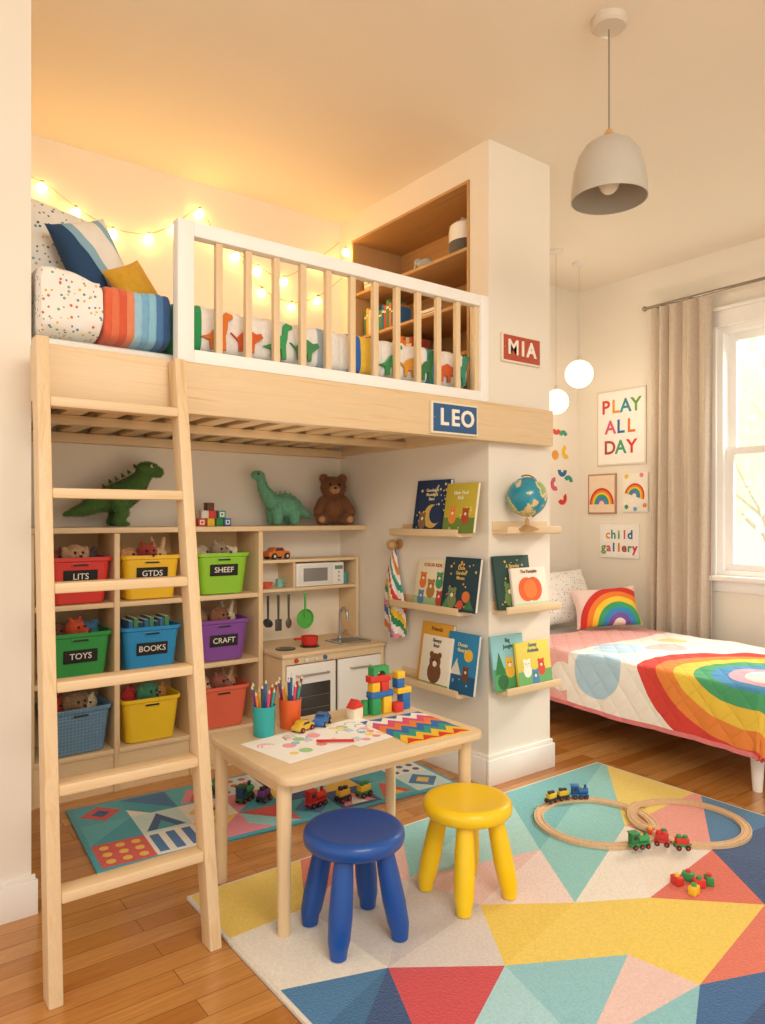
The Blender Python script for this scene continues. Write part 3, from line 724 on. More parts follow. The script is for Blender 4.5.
for f in b.bm.faces:
    c=f.calc_center_median(); s_=int((-c.z*1.0+c.y*1.6+.3+.02*math.sin(c.y*60))/.036)
    f.material_index=b.mi(pm(tc_[s_%len(tc_)],'fabric'))
solo('towel',b,'striped multicoloured play towel hanging from the wooden hook','towel',(XP-.0,2.945,1.040),sharp=80)
# ================================================================ LEDGES AND BOOKS
def ledge(length,loc,rz,label,depth=.085):
    r=thing('picture_ledge',label,'wall ledge',loc,rz,'book ledges')
    b=B(); b.box((0,-depth/2,-.009),(length,depth,.018),birch(0),.002); part('shelf_board',b,r)
    b=B(); b.box((0,-depth-.005,.002),(length,.010,.032),birch(0),.002); part('front_lip',b,r)
    b=B(); b.box((0,-.004,.02),(length,.008,.04),birch(0),.001); part('back_rail',b,r)
    return r
LZ=[1.125,.768,.395]; LZ2=[1.14,.785,.425]
for z in LZ: ledge(.50,(XP-.0005,2.665,z),R(-90),'birch book ledge on the alcove wall')
for z in LZ2: ledge(.365,(2.548,YP-.0005,z),0,'birch book ledge on the end of the partition wall')
def coverbook(w,h,loc,rz,bg,title,tcol,motifs,label,group,tilt=9,tz=.8,ts=.026):
    th=.014; ts*=.8
    r=thing('picture_book',label,'book',loc,(R(-tilt),0,rz),group)
    b=B(); cm=pm(bg,'paper'); b.box((0,0,h/2),(w,th,h),cm,.001)
    mx=Matrix.Translation((0,-th/2,h/2))@Euler((R(90),0,0)).to_matrix().to_4x4()
    for mo in motifs:
        k=mo[0]; m=pm(mo[1],'paper')
        if k=='c': b.disc((mo[2]*w,mo[3]*h),mo[4]*w,m,mx,18,th=.0008 if len(mo)<6 else mo[5])
        elif k=='r': b.extr([Vector((mo[2]*w,mo[3]*h,0)),Vector((mo[4]*w,mo[3]*h,0)),Vector((mo[4]*w,mo[5]*h,0)),Vector((mo[2]*w,mo[5]*h,0))],(0,0,.0006),m,0,mx)
        elif k=='t': b.extr([Vector((mo[2]*w-mo[4]*w,mo[3]*h,0)),Vector((mo[2]*w+mo[4]*w,mo[3]*h,0)),Vector((mo[2]*w,mo[3]*h+mo[5]*h,0))],(0,0,.001),m,0,mx)
        elif k=='b':
            x,y,s_=mo[2]*w,mo[3]*h,mo[4]*w
            b.disc((x,y-s_*.9),s_*.85,m,mx,16,th=.0008,sz=1.1); b.disc((x,y),s_*.7,m,mx,16,th=.0011)
            for q in (-1,1):
                b.disc((x+q*s_*.5,y+s_*.55),s_*.26,m,mx,10,th=.0009); b.disc((x+q*s_*.25,y+s_*.1),s_*.09,pm('1E1A18','paper'),mx,8,th=.0015)
            b.disc((x,y-s_*.2),s_*.26,pm('F3E2C6','paper'),mx,10,th=.0013)
        elif k=='s':
            for q in range(mo[2]): b.disc((random.uniform(-.42,.42)*w,random.uniform(-.42,.42)*h),random.uniform(.012,.03)*w,m,mx,6,th=.0007)
    if title:
        lines=title.split('|')
        for i,l in enumerate(lines): b.text(l,ts,pm(tcol,'paper'),mx@Matrix.Translation((0,h*(tz-.5)-i*ts*1.02,.0014)),.0005,.0003)
    part('cover',b,r)
    b=B(); b.box((.002,0,h/2),(w-.001,th-.004,h-.006),pm('F5EEDF','paper')); part('pages',b,r)
    return r
def bkX(u0,u1,vt,zl,*a,dx=.0,**k):
    X=XP-.055-dx
    A=onX(u0,vt,X);C=onX(u1,vt,X); h=((A.z+C.z)/2-zl)
    return coverbook(abs(A.y-C.y),h,(X-.0,(A.y+C.y)/2,zl+.003),R(-90),*a,**k)
def bkY(u0,u1,vt,zl,*a,dy=.0,**k):
    Y=YP-.055-dy
    A=onY(u0,vt,Y);C=onY(u1,vt,Y); h=((A.z+C.z)/2-zl)
    return coverbook(abs(A.x-C.x),h,((A.x+C.x)/2,Y,zl+.003),0,*a,**k)
g1='picture books on the alcove wall ledges'; g2_='picture books on the partition end ledges'
bkX(413,446,480,LZ[0],'22375A','Goodnight|Moonlight|Stars','F3E3B0',[('s','F0D890',40),('c','D9B25A',.05,-.20,.24),('c','22375A',.17,-.16,.19,.0012),('b','8A6A4A',-.22,-.22,.13)],'navy blue night-sky picture book on the ledge',g1,ts=.026)
bkX(443,474,483,LZ[0],'C9B53E','New York|Kids','FFF6DA',[('r','6F8A3A',-.5,-.5,.5,-.2),('b','E9923A',-.22,-.08,.15),('b','B5502E',.2,-.10,.14),('s','E8E07A',14)],'mustard and green picture book on the ledge',g1,ts=.028,dx=.017)
bkX(414,446,560,LZ[1],'EFE3C2','COLOR KIDS','B5402E',[('r','9CC090',-.5,-.5,.5,-.3),('b','E07A3A',-.26,.12,.13),('b','4F9A6A',.24,.14,.13),('b','B5803A',0,-.04,.15),('b','5A86A8',-.28,-.26,.12),('b','C9503A',.28,-.24,.12)],'cream picture book with colourful animals',g1,ts=.028,tz=.88)
bkX(441,476,558,LZ[1],'26404A','Little|Garden|Moon','F0C86A',[('s','E9B65A',22),('b','7A8A5A',-.2,-.18,.16),('c','E07A3A',.2,-.22,.11),('t','3F7A4A',.3,-.45,.14,.2),('t','4F8A5A',-.35,-.48,.12,.2),('c','D8553A',.05,-.38,.09)],'dark teal picture book on the ledge',g1,dx=.017,ts=.028)
bkX(417,448,624,LZ[2],'E4A93A','Friends','7A3A20',[('c','F6E6BE',0,-.02,.34),('b','8A5A35',-.15,.0,.14),('b','C9803A',.16,-.04,.13)],'golden yellow picture book on the ledge',g1,ts=.034,tz=.9)
bkX(419,448,637,LZ[2],'F3EAD6','Sleepy|Bear','3A3A3A',[('b','7A4E30',0,.0,.27),('r','88A86A',-.5,-.5,.5,-.42)],'cream picture book with a brown bear',g1,ts=.030,tz=.91,dx=.02)
bkX(444,474,634,LZ[2],'2F86B8','Ocean|Bears','F6E6A0',[('c','F2C23A',.22,.14,.14),('r','1F5F8A',-.5,-.5,.5,-.2),('t','E8E0D0',-.15,-.2,.18,.25),('b','7A4A2E',.18,-.12,.13),('s','8FC8E0',14)],'bright blue picture book with boat',g1,dx=.01,ts=.030)
bkY(498,533,556,LZ2[1],'2F4A44','A Spooky|Tale','E9C76A',[('s','D8B85A',22),('b','6F8A4A',-.15,-.14,.18),('t','24382F',.25,-.5,.2,.5),('c','D8703A',.2,-.36,.1)],'dark green picture book on the partition ledge',g2_,ts=.028)
bkY(514,548,568,LZ2[1],'F1E4D0','The Pumpkin','7A3A2A',[('c','E2622E',-.1,-.04,.24),('c','E2622E',.1,-.04,.24),('c','EE7F3A',0,-.04,.19,.0013),('r','4F7A3A',-.03,.1,.03,.19),('r','C9D8B0',-.5,-.5,.5,-.36)],'cream picture book with an orange pumpkin',g2_,dy=.02,ts=.026,tz=.9)
bkY(495,527,636,LZ2[2],'8FC4C9','Big|Jungle','2F5A3A',[('r','4F9A5A',-.5,-.5,.5,-.1),('t','2F7A3A',-.3,-.2,.16,.4),('b','E9B53A',0,-.02,.17),('b','D8703A',.26,-.22,.12),('c','2F6A3A',-.25,-.34,.16)],'pale blue and green jungle picture book',g2_,ts=.032,tz=.9)
bkY(519,552,642,LZ2[2],'E3CF5A','Sunny|Animals','2F6A8A',[('r','6FAE6A',-.5,-.5,.5,-.15),('b','F6F0E0',-.22,.0,.14),('b','D8553A',.2,-.02,.13),('b','4F8AB0',0,-.24,.13)],'yellow and green animal picture book',g2_,dy=.02,ts=.030,tz=.92)
# globe
gp=onY(525,531,2.225)
gl=thing('globe','teal desk globe on a wooden stand atop the ledge','globe',(gp.x,2.212,1.1405))
def globem():
    g=NG('globe_map'); co=g.coord(); f=g.noise(co,9,5,.55)
    g.base(g.ramp(f,[(0,lin('2E8FA6')),(.5,lin('3AA3B4')),(.525,lin('E9C98A')),(.58,lin('8FB56A')),(.66,lin('D8904A'))],True),.35); return g.m
b=B(); b.lathe([(0,0),(.05,0),(.052,.008),(.03,.016),(.01,.024),(.009,.05),(0,.05)],oak(2)); part('base',b,gl,'turned wooden base')
ax=Euler((0,R(-22),0)); cz=.150; rr=.089
b=B(); b.tube([Vector((0,0,cz))+ax.to_matrix()@Vector((math.cos(a)*.097,0,math.sin(a)*.097)) for a in [R(q) for q in range(-90,91,10)]],.0035,pm('B98A3A','metal'),8,up=(0,1,0)); b.cyl((0,0,.045),(0,0,cz-.094),.004,.004,pm('B98A3A','metal'),8); part('meridian_arm',b,gl,'brass meridian arm')
b=B(); b.sph((0,0,0),rr,globem(),40); part('sphere',b,gl,'teal world map ball',loc=(0,0,cz),rot=(0,R(-22),0))
def sign(txt,bg,loc,w,h,label,sp):
    r=thing('name_sign',label,'sign',loc)
    b=B(); b.box((0,-.007,0),(w,.014,h),pm('EFE3CC','paint'),.004); b.box((0,-.0145,0),(w-.018,.003,h-.018),pm(bg,'paint'),.001); part('board',b,r)
    b=B()
    for ch,x in zip(txt,sp): b.text(ch,h*.72,pm('F7F0E0','paint'),Matrix.Translation((x,-.018,0))@Euler((R(90),0,0)).to_matrix().to_4x4(),.002,.0016 if ch=='M' else .0024)
    part('lettering',b,r,'raised cream letters')
    for sx in (-1,1):
        b=B(); b.cyl((sx*(w/2-.014),-.016,0),(sx*(w/2-.014),-.018,0),.003,.003,pm('B0A080','metal'),8); part('screw',b,r)
sign('MIA','B94E36',(2.548,YP-.0005,1.972),.262,.132,'red wooden name sign reading MIA on the partition',(-.062,.002,.060))
sign('LEO','2F5C8C',(2.075,2.2495,1.608),.262,.132,'blue wooden name sign reading LEO on the loft beam',(-.066,-.004,.066))
# ================================================================ RUGS
RX0,RX1,RY0,RY1=.888,2.965,.45,2.19
def clip(poly):
    def cl(ps,inside,inter):
        out=[]
        for i in range(len(ps)):
            a=ps[i-1];c=ps[i]
            if inside(c):
                if not inside(a): out.append(inter(a,c))
                out.append(c)
            elif inside(a): out.append(inter(a,c))
        return out
    for ax_,val,sg in ((0,RX0+.012,1),(0,RX1-.012,-1),(1,RY0+.012,1),(1,RY1-.012,-1)):
        if not poly: return []
        ins=lambda p:(p[ax_]-val)*sg>=0
        def it(a,c):
            t=(val-a[ax_])/(c[ax_]-a[ax_]); return (a[0]+(c[0]-a[0])*t,a[1]+(c[1]-a[1])*t)
        poly=cl(poly,ins,it)
    return poly
b=B(); b.box(((RX0+RX1)/2,(RY0+RY1)/2,.007),(RX1-RX0,RY1-RY0,.013),pm('E6DDCD','rug'),.004)
PV=dict(A0=(180,893),A1=(300,855),A2=(400,825),A3=(505,793),A4=(605,760),A5=(700,790),A6=(790,815),A7=(880,845),
 L1=(215,945),L2=(258,995),L3=(290,1060),
 I1=(305,908),I2=(410,878),I3=(540,850),I4=(625,826),I5=(712,850),I6=(810,875),
 J1=(388,968),J2=(480,905),J3=(575,903),J4=(650,898),J5=(765,905),
 K1=(350,1060),K2=(505,966),K3=(628,955),K4=(700,985),K5=(800,965),
 M1=(440,1090),M2=(585,1050),M3=(690,1080),M4=(860,1050),M5=(900,930),N1=(250,1110),N2=(600,1150),N3=(760,1150))
TRI=[('A0','A1','I1','ECCB55'),('A0','I1','L1','ECCB55'),('L1','I1','J1','EDE4D5'),('L1','J1','L2','EDE4D5'),('L2','J1','L3','3A76A4'),('L3','J1','K1','2E6793'),
 ('A1','A2','I1','DE7458'),('A2','I2','I1','EDBFB2'),('I1','I2','J1','D8CDC4'),('I2','J2','J1','CBC0BA'),('J1','J2','K2','D9CFC8'),
 ('J1','K2','M1','CE4147'),('J1','M1','K1','27497A'),
 ('A2','A3','I2','8FCBC6'),('A3','I3','I2','A9D8D2'),('A3','A4','I3','6FB9BC'),('A4','I4','I3','8CCBC7'),
 ('I2','I3','J2','EBC4BC'),('I3','J3','J2','F0D9D0'),('J2','J3','K2','ECCB4C'),('J3','K3','K2','F0D15A'),
 ('A4','A5','I4','EBCF5C'),('A5','I5','I4','E9998A'),('A5','A6','I5','3A76A4'),('A6','I6','I5','2A5080'),('A6','A7','I6','EDE4D5'),
 ('I3','I4','J3','8CCBC7'),('I4','J4','J3','F0E7D8'),('I4','I5','J4','F0E2D2'),('I5','J5','J4','DE6A50'),('I5','I6','J5','27497A'),
 ('J3','J4','K3','EFD058'),('J4','K4','K3','F1D055'),('J4','J5','K4','F1D055'),('J5','K5','K4','E2745A'),('J5','I6','M5','A9D3CE'),('J5','M5','K5','EDE4D5'),
 ('K2','K3','M2','8FC7D0'),('K2','M2','M1','A9D6DC'),('K3','K4','M2','EBC9C0'),('K4','M3','M2','8AC5CC'),('K4','K5','M3','2F649A'),('K5','M4','M3','2A4F80'),
 ('M1','M2','N2','ECCB55'),('M2','M3','N2','EDE4D5'),('M3','M4','N3','DE6A50')]
for tr in TRI:
    poly=clip([tuple(G(*PV[p],.0135)[:2]) for p in tr[:3]])
    if len(poly)>=3:
        b.extr([Vector((p[0],p[1],.0120)) for p in poly],(0,0,.0025),pm(tr[3],'rug'))
c0=Vector(((RX0+RX1)/2,(RY0+RY1)/2,0))
for v in b.bm.verts: v.co-=c0
solo('rug',b,'large wool rug with multicoloured geometric triangles','rug',c0)
# play rug
pr=B(); W_,D_=1.54,.62
pr.box((0,0,.004),(W_,D_,.008),pm('3FA3B4','rug'),.003)
light_=['F2ECDF','8ED3D4','4FB5BE','F2ECDF','3FA9B8','CFE8E4','F4CF5A','F2ECDF']
bold=['D8493A','F0C23A','2F6EA8','2A9FB0','E88A9A','1F4F86','EE7F4A']
nx,ny=8,3; cw=(W_-.04)/nx; ch=(D_-.04)/ny
kinds=[5,0,3,2,1,4,0,3, 1,4,0,5,3,0,2,1, 0,2,1,4,0,3,5,0]
for i in range(nx):
    for j in range(ny):
        n_=i*ny+j
        x0=-W_/2+.02+i*cw; y0=-D_/2+.02+j*ch
        a=light_[(i*3+j*2)%8] if (i+2*j)%5 else bold[(i+j)%7]
        c=[q for q in bold if q!=a][(i*2+j*3)%6]; d=[q for q in bold+['F2ECDF'] if q not in(a,c)][(i+j*2)%6]
        ma,mc,md=pm(a,'rug'),pm(c,'rug'),pm(d,'rug')
        q=lambda pts,m,h=.0016: pr.extr([Vector((x0+p[0]*cw,y0+p[1]*ch,.0075)) for p in pts],(0,0,h),m)
        q([(0,0),(1,0),(1,1),(0,1)],ma,.001)
        k=kinds[n_]
        if k==0: q([(0,0),(1,0),(1,1)],mc)
        elif k==1: q([(.1,.1),(.9,.1),(.5,.9)],mc); q([(.3,.1),(.7,.1),(.5,.5)],md,.0021)
        elif k==2: 
            for s_ in (.08,.4,.72): q([(s_,.1),(s_+.18,.1),(s_+.18,.9),(s_,.9)],mc)
        elif k==3: q([(.5,.08),(.92,.5),(.5,.92),(.08,.5)],mc); q([(.5,.3),(.7,.5),(.5,.7),(.3,.5)],md,.0021)
        elif k==4: q([(0,1),(1,0),(1,1)],mc); q([(0,0),(.4,0),(0,.4)],md)
        else:
            for ax_ in (.2,.5,.8):
                for ay in (.2,.5,.8): q([(ax_+.09*math.cos(t),ay+.09*math.sin(t)) for t in [2*math.pi*e/10 for e in range(10)]],mc)
solo('play_rug',pr,'teal patchwork play rug with bright shapes under the loft','rug',(1.505,2.772,0),R(-4.5))
# ================================================================ TABLE + STOOLS
TZ=.48
tb=thing('play_table','low birch play table with rounded legs on the rug','table',(1.375,2.01,0))
TX0,TX1,TY0,TY1=.992,1.765,1.745,2.275
b=B()
pts=[]; rad=.045
for cx_,cy__,a0 in ((TX1-rad,TY1-rad,0),(TX0+rad,TY1-rad,90),(TX0+rad,TY0+rad,180),(TX1-rad,TY0+rad,270)):
    for k in range(7): a=R(a0+15*k); pts.append(Vector((cx_+rad*math.cos(a),cy__+rad*math.sin(a),TZ-.024)))
b.extr(pts,(0,0,.024),birch(0),.004); P(b,'table_top',None,tb)
LX0,LX1,LY0,LY1=TX0+.034,TX1-.036,TY0+.072,TY1-.045
b=B()
b.bb(LX0,LX1,LY0-.008,LY0+.008,TZ-.068,TZ-.024,birch(0),.002); b.bb(LX0,LX1,LY1-.008,LY1+.008,TZ-.068,TZ-.024,birch(0),.002)
b.bb(LX0-.008,LX0+.008,LY0,LY1,TZ-.068,TZ-.024,birch(1),.002); b.bb(LX1-.008,LX1+.008,LY0,LY1,TZ-.068,TZ-.024,birch(1),.002); P(b,'apron',None,tb)
for xx,yy in ((LX0,LY0),(LX1,LY0),(LX0,LY1),(LX1,LY1)):
    zf=.0148 if yy<2.1 else .0005
    b=B(); b.lathe([(0,zf),(.0165,zf),(.018,zf+.004),(.022,TZ-.09),(.022,TZ-.025),(0,TZ-.025)],birch(2),(xx,yy,0),20); P(b,'leg',None,tb)
def stool(h,loc,rz,label,s_=1):
    r=thing('stool',label,'stool',loc,rz); m=pm(h,'plastic'); r.scale=(s_,s_,1)
    b=B(); b.lathe([(0,.250),(.11,.250),(.136,.254),(.146,.263),(.149,.278),(.147,.290),(.138,.300),(.128,.3025),(.115,.300),(.0,.296)],m,seg=48); part('seat',b,r,sharp=60)
    for k in range(4):
        a=R(90*k); tp=Vector((.088*math.cos(a),.088*math.sin(a),.26)); bt=Vector((.138*math.cos(a),.138*math.sin(a),.022))
        b=B(); seg=18; t=bmesh.new()
        prof=[(0,.020),(.02,.027),(.1,.0315),(.35,.034),(.7,.031),(1,.026)]
        rings=[]
        for s2,rr_ in [(-.03,.012)]+prof:
            p=bt.lerp(tp,s2)
            if s2<0: p=Vector((bt.x,bt.y,.0))
            elif s2==0: p=Vector((bt.x,bt.y,.002)); rr_=.024
            rings.append([t.verts.new(p+Vector((rr_*math.cos(2*math.pi*q/seg),rr_*math.sin(2*math.pi*q/seg),0))) for q in range(seg)])
        for A_,C_ in zip(rings,rings[1:]):
            for q in range(seg): t.faces.new([A_[q],A_[(q+1)%seg],C_[(q+1)%seg],C_[q]])
        t.faces.new(rings[0][::-1]); t.faces.new(rings[-1]); b.add(t,m); part('leg',b,r,sharp=50)
    return r
stool('0F4C9C',(1.195,1.712,.0155),R(37),'bright blue round plastic stool beside the table',.98)
stool('F6CB12',(1.600,1.670,.0155),R(42),'bright yellow round plastic stool beside the table',.95)
# ---- table items
c1=G(264,735,TZ); c2=G(290,727,TZ)
def cup(h,p,label):
    return solo('pencil_cup',B().lathe([(0,0),(.033,0),(.035,.003),(.039,.098),(.036,.098),(.032,.006),(0,.006)],pm(h),seg=28),label,'cup',(p.x,p.y,TZ+.0005))
cup('2BA7A5',c1,'teal pencil cup on the play table'); cup('E8622C',c2,'orange pencil cup on the play table')
pcol=['C63A2E','2E6DB0','F2C230','3A8F4E','7A3F8A','E8803A','23466E','D8507A','2BA7A5','6B3F2E']
def pencil(p0,d,L,h,label,group):
    r=thing('coloured_pencil',label,'pencil',p0,(0,0,0),group)
    q=Vector((0,0,1)).rotation_difference(Vector(d)); r.rotation_mode='QUATERNION'; r.rotation_quaternion=q
    b=B(); b.cyl((0,0,0),(0,0,L),.0045,.0045,pm(h,'paint'),6); part('body',b,r)
    b=B(); b.cyl((0,0,L),(0,0,L+.011),.0045,.0018,birch(2),6); b.cyl((0,0,L+.011),(0,0,L+.016),.0018,.0003,pm(h,'paint'),6); part('tip',b,r)
for cp,lab in ((c1,'teal'),(c2,'orange')):
    for k in range(10):
        a=2*math.pi*k/10+.3
        rr_=.022
        pencil((cp.x+rr_*math.cos(a)*.55,cp.y+rr_*math.sin(a)*.55,TZ+.008),(.18*math.cos(a),.18*math.sin(a),1),.145+.014*math.sin(k*2.3),pcol[k],'coloured pencil standing in the '+lab+' cup','pencils in the cups')
def sheet(name,corn,mat,label,zt,th=.0008,deco=None):
    q=[G(u,v,TZ) for u,v in corn]; c=sum(q,Vector())/4
    ux=((q[1]-q[0])+(q[2]-q[3])).normalized()
    w=((q[1]-q[0]).length+(q[2]-q[3]).length)/2; h=((q[3]-q[0]).length+(q[2]-q[1]).length)/2
    b=B(); b.box((0,0,th/2),(w,h,th),mat)
    if deco: deco(b,w,h,th)
    return solo(name,b,label,'drawing',(c.x,c.y,TZ+zt),math.atan2(ux.y,ux.x))
def scrib(seed):
    def f(b,w,h,th):
        rn=random.Random(seed); I=Matrix.Translation((0,0,th))
        for k in range(22):
            x,y=rn.uniform(-.38,.38)*w,rn.uniform(-.34,.34)*h; m=pm(rn.choice(['F2BC86','F6DC86','F2A8B2','A8D298','9AC6E2','E89A84']),'paper')
            if k%3==0: b.disc((x,y),rn.uniform(.012,.024),m,I,12,th=.0002+.00001*k)
            elif k%3==1:
                for q in range(5): b.extr([Vector((x+q*.006,y-.018,0)),Vector((x+q*.006+.0025,y-.018,0)),Vector((x+q*.006+.007,y+.02,0)),Vector((x+q*.006+.0045,y+.02,0))],(0,0,.0003),m,0,I)
            else: b.disc((x,y),.024,m,I,12,0,180,r2=.019,th=.0003)
    return f
pw=pm('FAF7F0','paper')
sheet('drawing_paper',[(246,743),(330,722),(366,740),(284,766)],pw,'white paper with crayon scribbles on the table',.0006,deco=scrib(3))
sheet('drawing_paper',[(318,728),(368,716),(398,735),(350,750)],pw,'second white drawing sheet on the table',.0018,deco=scrib(8))
def zig(b,w,h,th):
    cs=['D8392E','F2C230','2E9A8A','2E6DB0','E8803A','D8507A','F4EFE0','2E6DB0']
    n=8; T=4; hb=h/(n-1)
    for k in range(n):
        y0=-h/2+(k-.5)*hb*1.0
        lo=[];hi=[]
        for i in range(2*T+1):
            x=-w/2+w*i/(2*T); o=(hb*.7 if i%2 else -hb*.4)
            lo.append(Vector((x,max(-h/2,min(h/2,y0+o)),th))); hi.append(Vector((x,max(-h/2,min(h/2,y0+o+hb*1.02)),th)))
        for i in range(2*T):
            pts=[lo[i],lo[i+1],hi[i+1],hi[i]]
            if (hi[i]-lo[i]).length<1e-5 and (hi[i+1]-lo[i+1]).length<1e-5: continue
            b.extr(pts,(0,0,.0004),pm(cs[k],'paper'))
sheet('patterned_card',[(405,746),(463,732),(424,712),(364,722)],pm('F2C230','paper'),'card painted with rainbow zigzag stripes',.0006,.003,deco=zig)
pp=G(325,742,TZ+.006)
pencil((pp.x-.02,pp.y+.02,TZ+.0085),(.9,-.62,0),.12,'C8252B','red pencil lying on the drawing','pencils on the table')
def block(sz,col,off_,label,rz=0,base=None,shape=None):
    b=B(); m=pm(col,'paint')
    if shape=='arch':
        w,d,h=sz; pts=[Vector((-w/2,-d/2,0)),Vector((-w/2,-d/2,h)),Vector((w/2,-d/2,h)),Vector((w/2,-d/2,0))]+[Vector((w*.28*math.cos(a),-d/2,w*.28*math.sin(a)*.9)) for a in [R(q) for q in range(0,181,20)]]
        b.extr(pts,(0,d,0),m,.0)
    elif shape=='tri':
        w,d,h=sz; b.extr([Vector((-w/2,-d/2,0)),Vector((w/2,-d/2,0)),Vector((0,-d/2,h))],(0,d,0),m,.002)
    elif shape=='cyl':
        b.cyl((0,0,0),(0,0,sz[2]),sz[0]/2,sz[0]/2,m,20)
    else: b.box((0,0,sz[2]/2),sz,m,.002)
    return solo('toy_block',b,label,'toy block',base+Vector(off_),rz,'wooden blocks on the play table')
bp_=G(389,711,TZ+.0005)
e_=.0003
BL=[((.036,.036,.06),'2E9A5B',(-.068,0,0),None,'green'),((.036,.036,.06),'F2C230',(-.018,0,0),None,'yellow'),((.034,.034,.034),'D8392E',(.022,-.02,0),None,'red'),((.036,.036,.06),'2E6DB0',(.070,0,0),None,'blue'),
 ((.10,.036,.022),'2E6DB0',(-.042,0,.06+e_),None,'blue'),((.064,.036,.022),'F2C230',(.062,0,.06+e_),None,'yellow'),
 ((.034,.034,.034),'F2C230',(-.07,0,.082+2*e_),None,'yellow'),((.034,.034,.034),'D8392E',(-.028,0,.082+2*e_),None,'red'),((.034,.034,.034),'2E6DB0',(.045,0,.082+2*e_),None,'blue'),
 ((.09,.036,.024),'D8392E',(-.05,0,.116+3*e_),None,'red'),((.07,.036,.032),'3FA05C',(-.048,0,.140+4*e_),'arch','green'),((.036,.034,.026),'F2C230',(.046,0,.116+3*e_),None,'yellow')]
for sz,c,o_,sh,n_ in BL: block(sz,c,o_,n_+' painted wooden block in the stacked tower',base=bp_,shape=sh)
hb=G(355,718,TZ+.0005)
block((.050,.036,.038),'F0E2C4',(0,0,0),'cream wooden block of a little toy house',base=hb,rz=R(15)); block((.058,.040,.030),'D8392E',(0,0,.0383),'red triangular roof block on the toy house',base=hb,shape='tri',rz=R(15))
block((.028,.028,.05),'3FA05C',(.056,.02,0),'green wooden block beside the toy house',base=hb,shape='cyl')
# ================================================================ TRAINS, TRACK
def wheels(r,xsx):
    for sx in xsx:
        for sy in (-1,1):
            b=B(); b.cyl((0,sy*.012,0),(0,sy*.019,0),.0105,.0105,pm('2A2624'),16); b.cyl((0,sy*.019,0),(0,sy*.020,0),.004,.004,pm('D8392E'),10)
            part('wheel',b,r,loc=(sx,0,.0105))
def engine(loc,rz,cols_,label,s_=1.0,group=None):
    r=thing('toy_train_engine',label,'toy train',loc,rz,group); r.scale=(s_,)*3
    a,b_,c_=cols_
    b=B(); b.box((0,0,.018),(.085,.03,.012),pm(a,'paint'),.002); part('chassis',b,r)
    b=B(); b.cyl((-.005,0,.038),(.04,0,.038),.014,.014,pm(b_,'paint'),18); b.cyl((.028,0,.05),(.028,0,.066),.005,.007,pm(c_,'paint'),12); b.sph((.010,0,.052),.006,pm('F2C230'),10); part('boiler',b,r)
    b=B(); b.box((-.024,0,.043),(.032,.03,.038),pm(c_,'paint'),.002); b.box((-.024,0,.064),(.04,.036,.005),pm(a,'paint'),.002); b.box((-.024,-.0153,.047),(.016,.001,.014),pm('2A2A2A')); part('cab',b,r)
    wheels(r,(-.026,.004,.030)); return r
def wagon(loc,rz,cols_,label,s_=1.0,group=None):
    r=thing('toy_train_wagon',label,'toy train',loc,rz,group); r.scale=(s_,)*3
    a,c_=cols_
    b=B(); b.box((0,0,.018),(.06,.03,.010),pm(a,'paint'),.002); b.cyl((.028,0,.018),(.036,0,.018),.004,.004,pm('3A3A3A'),8); part('chassis',b,r)
    b=B(); b.box((0,0,.034),(.05,.028,.022),pm(c_,'paint'),.002); b.cyl((-.012,0,.045),(-.012,0,.056),.010,.010,pm(a,'paint'),14); b.cyl((.012,0,.045),(.012,0,.053),.010,.010,pm(a,'paint'),14); part('load',b,r)
    wheels(r,(-.018,.018)); return r
tk=thing('toy_train_track','looping figure-eight wooden train track on the rug','toy train track',(2.5,1.64,.0155))
tw=wood('track','E2BE94','CFA474',2,.5)
CA=Vector((2.365,1.755,0)); CB=Vector((2.645,1.535,0)); RA,RB_=.215,.205
o5=Vector((2.5,1.64,0))
prof=[(-.018,0),(.018,0),(.018,.011),(.012,.011),(.012,.008),(.008,.008),(.008,.011),(-.008,.011),(-.008,.008),(-.012,.008),(-.012,.011),(-.018,.011)]
for C_,r_,zz in ((CA,RA,0),(CB,RB_,.0)):
    b=B(); b.sweep([C_-o5+Vector((r_*math.cos(a),r_*math.sin(a),zz)) for a in [2*math.pi*k/64 for k in range(64)]],prof,tw,True)
    if C_==CB:
        for v in b.bm.verts:
            w_=v.co+o5; d=abs((Vector((w_.x,w_.y,0))-CA).length-RA); 
            v.co.z+=.0125*max(0,1-max(0,d-.03)/.05)
    part('track_loop',b,tk)
TR='toy train set on the rug'
def onloop(C_,r_,deg): a=R(deg); return Vector((C_.x+r_*math.cos(a),C_.y+r_*math.sin(a),.0268)),R(deg-90)
def angof(u,v,C_): p=G(u,v,.03); return math.degrees(math.atan2(p.y-C_.y,p.x-C_.x))
a0=angof(572,803,CA)
p,q=onloop(CA,RA,a0-17); engine(p,q,('2E6DB0','2E6DB0','1F4F86'),'blue wooden toy train engine on the track',.85,TR)
p,q=onloop(CA,RA,a0+3); wagon(p,q,('3A3A3A','F2C230'),'yellow wooden train wagon on the track',.85,TR)
p,q=onloop(CA,RA,a0+20); wagon(p,q,('3A3A3A','F2C230'),'yellow wooden train wagon on the track',.85,TR)
for (u,v,kd,cs_,rz,zz,lab) in ((639,852,'e',('3A8F4E','3FA05C','2E7A42'),-22,.0282,'green wooden toy engine across the train track'),(662,849,'w',('D8392E','C62F2A'),-60,.0282,'red wooden train wagon tilted across the track'),(682,853,'w',('3A8F4E','D8392E'),-38,.0282,'red and green wooden train wagon on the track')):
    p=G(u,v,.0145); p.z=zz
    (engine if kd=='e' else wagon)(p,R(rz),cs_,lab,.90,TR)
